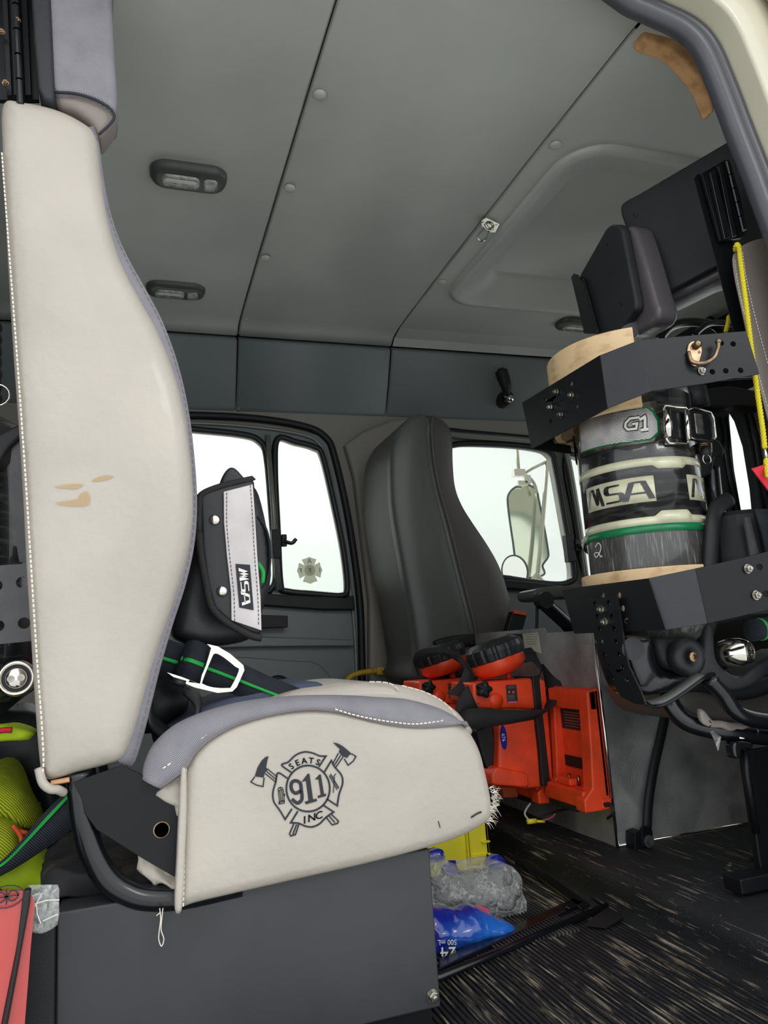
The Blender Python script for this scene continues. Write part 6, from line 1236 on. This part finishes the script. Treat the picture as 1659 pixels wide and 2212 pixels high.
ob('cross_member', pillow(cr(PP([(1470, 852), (1560, 834), (1600, 836), (1650, 850), (1665, 880), (1600, 876), (1560, 880), (1500, 872)], Y=1.1), 3, True), (0, .04, 0), .006, .004, .006), 'blackmatte', br, smooth=True)
ob('upper_socket', lathe([(.022, 0), (.02, .04)], P(1508, 880, Y=1.11), (0, 0, 1), 16), 'shell', br, smooth=True)
ob('latch_housing', pillow(cr(PP([(1508, 950), (1548, 945), (1568, 975), (1560, 985), (1545, 990), (1540, 1020), (1515, 1030), (1505, 1000)], Y=1.05), 3, True), (0, .06, 0), .006, .004, .006), 'blackmatte', br, smooth=True)
ob('air_hose', tube(cr([P(1535, 1010, Y=1.08), P(1540, 1060, Y=1.08), P(1548, 1110, Y=1.07), P(1552, 1150, Y=1.06)], 5), .0155, 16), 'blackgloss', br, smooth=True)
ob('frame_handle', tube(cr([P(1532, 1260, Y=1.0), P(1536, 1180, Y=1.0), P(1540, 1130, Y=1.0), P(1548, 1098, Y=1.01), P(1575, 1078, Y=1.02)], 6), .014, 12, ry=.009), 'blackmatte', br, smooth=True)
ob('power_module', lathe([(.06, -.12), (.062, -.02), (.054, .05), (.046, .058), (.001, .058)], P(1600, 1180, Y=1.03), (0, 0, 1), 12), 'blackmatte', br, smooth=False)
ob('module_stripe', prism(PP([(1608, 1118), (1620, 1116), (1640, 1195), (1622, 1200)], Y=.966), (0, .004, 0)), 'galv', br)
ob('side_webbing', strap(PP([(1650, 1100), (1666, 1150), (1680, 1220)], Y=.95), (.02, 0, 0), .004), 'webbing', br, smooth=True)
ob('regulator_shell', pillow(cr(PP([(1352, 1378), (1385, 1370), (1408, 1372), (1420, 1395), (1426, 1425), (1440, 1445), (1478, 1455), (1510, 1462), (1478, 1482), (1430, 1500), (1398, 1502), (1380, 1480), (1362, 1430)], Y=1.02), 3, True), (0, .09, 0), .014, .008, .007), 'blackgloss', br, smooth=True)
ob('regulator_body', pillow(cr(PP([(1425, 1380), (1470, 1378), (1500, 1376), (1520, 1390), (1528, 1430), (1510, 1452), (1470, 1450), (1440, 1438), (1428, 1410)], Y=1.01), 3, True), (0, .08, 0), .012, .008, .007), 'blackmatte', br, smooth=True)
rc = P(1489, 1419, Y=.99)
ob('valve_wheel', lathe([(.028, .02), (.030, .012), (.030, -.002), (.024, -.006), (.014, -.006), (.012, -.002), (.001, -.002)], rc, (0, 1, 0), 28), 'rubber', br, smooth=True)
ob('valve_centre', lathe([(.0085, 0), (.008, -.006), (.004, -.007), (.003, -.004), (.001, -.004)], rc+Vector((.001, -.003, 0)), (0, 1, 0), 8), 'brass', br)
ob('gauge_face', lathe([(.018, 0), (.018, .002)], P(1367, 1402, Y=1.015), (-.3, -.95, 0), 20), 'shell', br)
ob('valve_body', lathe([(.03, 0), (.03, .04), (.026, .045)], (P(1440, 1374, Y=1.06)), (0, 0, 1), 24), 'label', br, smooth=True)
ob('hip_frame', pillow(cr(PP([(1528, 1350), (1545, 1352), (1548, 1410), (1562, 1440), (1600, 1462), (1630, 1440), (1700, 1400), (1700, 1430), (1640, 1475), (1600, 1492), (1560, 1490), (1520, 1470), (1510, 1440), (1522, 1410)], Y=1.01), 3, True), (0, .06, 0), .009, .006, .006), 'shell', br, smooth=True)
kc2 = P(1592, 1410, Y=1.0); kax = Vector((.45, -.9, .02)).normalized()
ob('cylinder_knob', lathe([(.012, -.03), (.020, -.026), (.0235, -.012), (.0235, .006), (.019, .018), (.0165, .021)], kc2, kax, 30), 'chrome', br, smooth=True)
ob('knob_face', lathe([(.0165, .019), (.0165, .023), (.013, .024), (.012, .020), (.001, .020)], kc2, kax, 26), 'steel', br)
ob('knob_screws', merge(*[lathe([(.004, .021), (.004, .0235), (.0018, .0235), (.0018, .022)], kc2+kax.cross(ZV)*dx, kax, 12) for dx in (-.0055, .0055)]), 'chrome', br)
ob('hose_run', tube(cr([P(1690, 1470, Y=1.05), P(1600, 1495, Y=1.05), P(1520, 1478, Y=1.05), P(1455, 1478, Y=1.05)], 6), .014, 14), 'blackmatte', br, smooth=True)
ob('rear_mass', pillow(cr(PP([(1400, 1355), (1550, 1340), (1700, 1320), (1720, 1480), (1600, 1480), (1480, 1462), (1420, 1440)], Y=1.24), 3, True), (0, .1, 0), .01, .01, .01), 'blackmatte', br, smooth=True)
gw = thing('green_striped_strap', 'rolled dark webbing with a green stripe at the right edge under the lower bracket', 'strap', P(1650, 1365, Y=.98))
ob('rolled_webbing', tube(PP([(1622, 1362), (1700, 1350)], Y=.97), .018, 14), 'webbing', gw, smooth=True)
ob('green_stripe', tube(PP([(1640, 1360), (1645, 1359)], Y=.969), .0185, 14), 'green', gw, smooth=True)
rw = ob('red_tab', strap2([P(1623, 1013, Y=.9), P(1640, 1035, Y=.9), P(1664, 1066, Y=.9)], [P(1654, 1003, Y=.89), P(1664, 1008, Y=.89), P(1690, 1030, Y=.89)], .004, 4), 'red', None)
tag(rw, 'red webbing tab at the right edge below the yellow cord', 'pull tab'); base(rw)
def twist(pts, r):
    pts = resample(cr(pts, 6), .0012, False); T, N = frames(pts); gs = []
    for ph in (0, 2.09, 4.19): gs.append(tube([p+(N[i]*math.cos(i*.45+ph)+T[i].cross(N[i])*math.sin(i*.45+ph))*r*.5 for i, p in enumerate(pts)], r*.55, 6))
    return merge(*gs)
yc_ = ob('pull_cord', twist([P(1588, 540, Y=.915), P(1590, 530, Y=.905), P(1596, 533, Y=.903), P(1601, 575, Y=.899), P(1612, 660, Y=.897), P(1624, 760, Y=.895), P(1638, 860, Y=.895), P(1648, 930, Y=.895), P(1652, 968, Y=.895)], .0042), 'cord', None, smooth=True)
tag(yc_, 'bright yellow braided cord hanging over the taupe leather wing', 'cord'); base(yc_)
yc2 = ob('pull_cord', twist([P(1574, 682, Y=1.0), P(1573, 695, Y=1.0), P(1568, 716, Y=1.0)], .004), 'cord', None, smooth=True)
tag(yc2, 'short yellow cord end showing just above the upper black bracket', 'cord'); base(yc2)
sh = ob('cord_sheath', tube(PP([(1652, 970), (1656, 992)], Y=.895), .0028, 8), 'chrome', None, smooth=True); tag(sh, 'small silver ferrule at the lower end of the yellow cord', 'ferrule'); base(sh)
yk = ob('pull_cord', twist([P(1656, 992, Y=.893), P(1657, 1010, Y=.89), P(1660, 1030, Y=.885)], .005), 'cord', None, smooth=True); tag(yk, 'short yellow cord piece over the red tab at the right edge', 'cord'); base(yk)
# tan leather grab strap in the corner above the door
gs_ = ob('leather_grab_strap', pillow([P(*p, Y=.93) for p in cr2([(1389, 68), (1392, 54), (1405, 46), (1425, 48), (1450, 60), (1480, 88), (1510, 130), (1530, 180), (1545, 230), (1540, 235), (1518, 182), (1490, 145), (1462, 115), (1435, 100), (1405, 90), (1392, 82)], 4, True)], (0, .03, 0), .007, .005, .005), 'tan', None, smooth=True)
tag(gs_, 'worn tan leather grab strap curving along the door seal at the upper right', 'strap'); base(gs_)
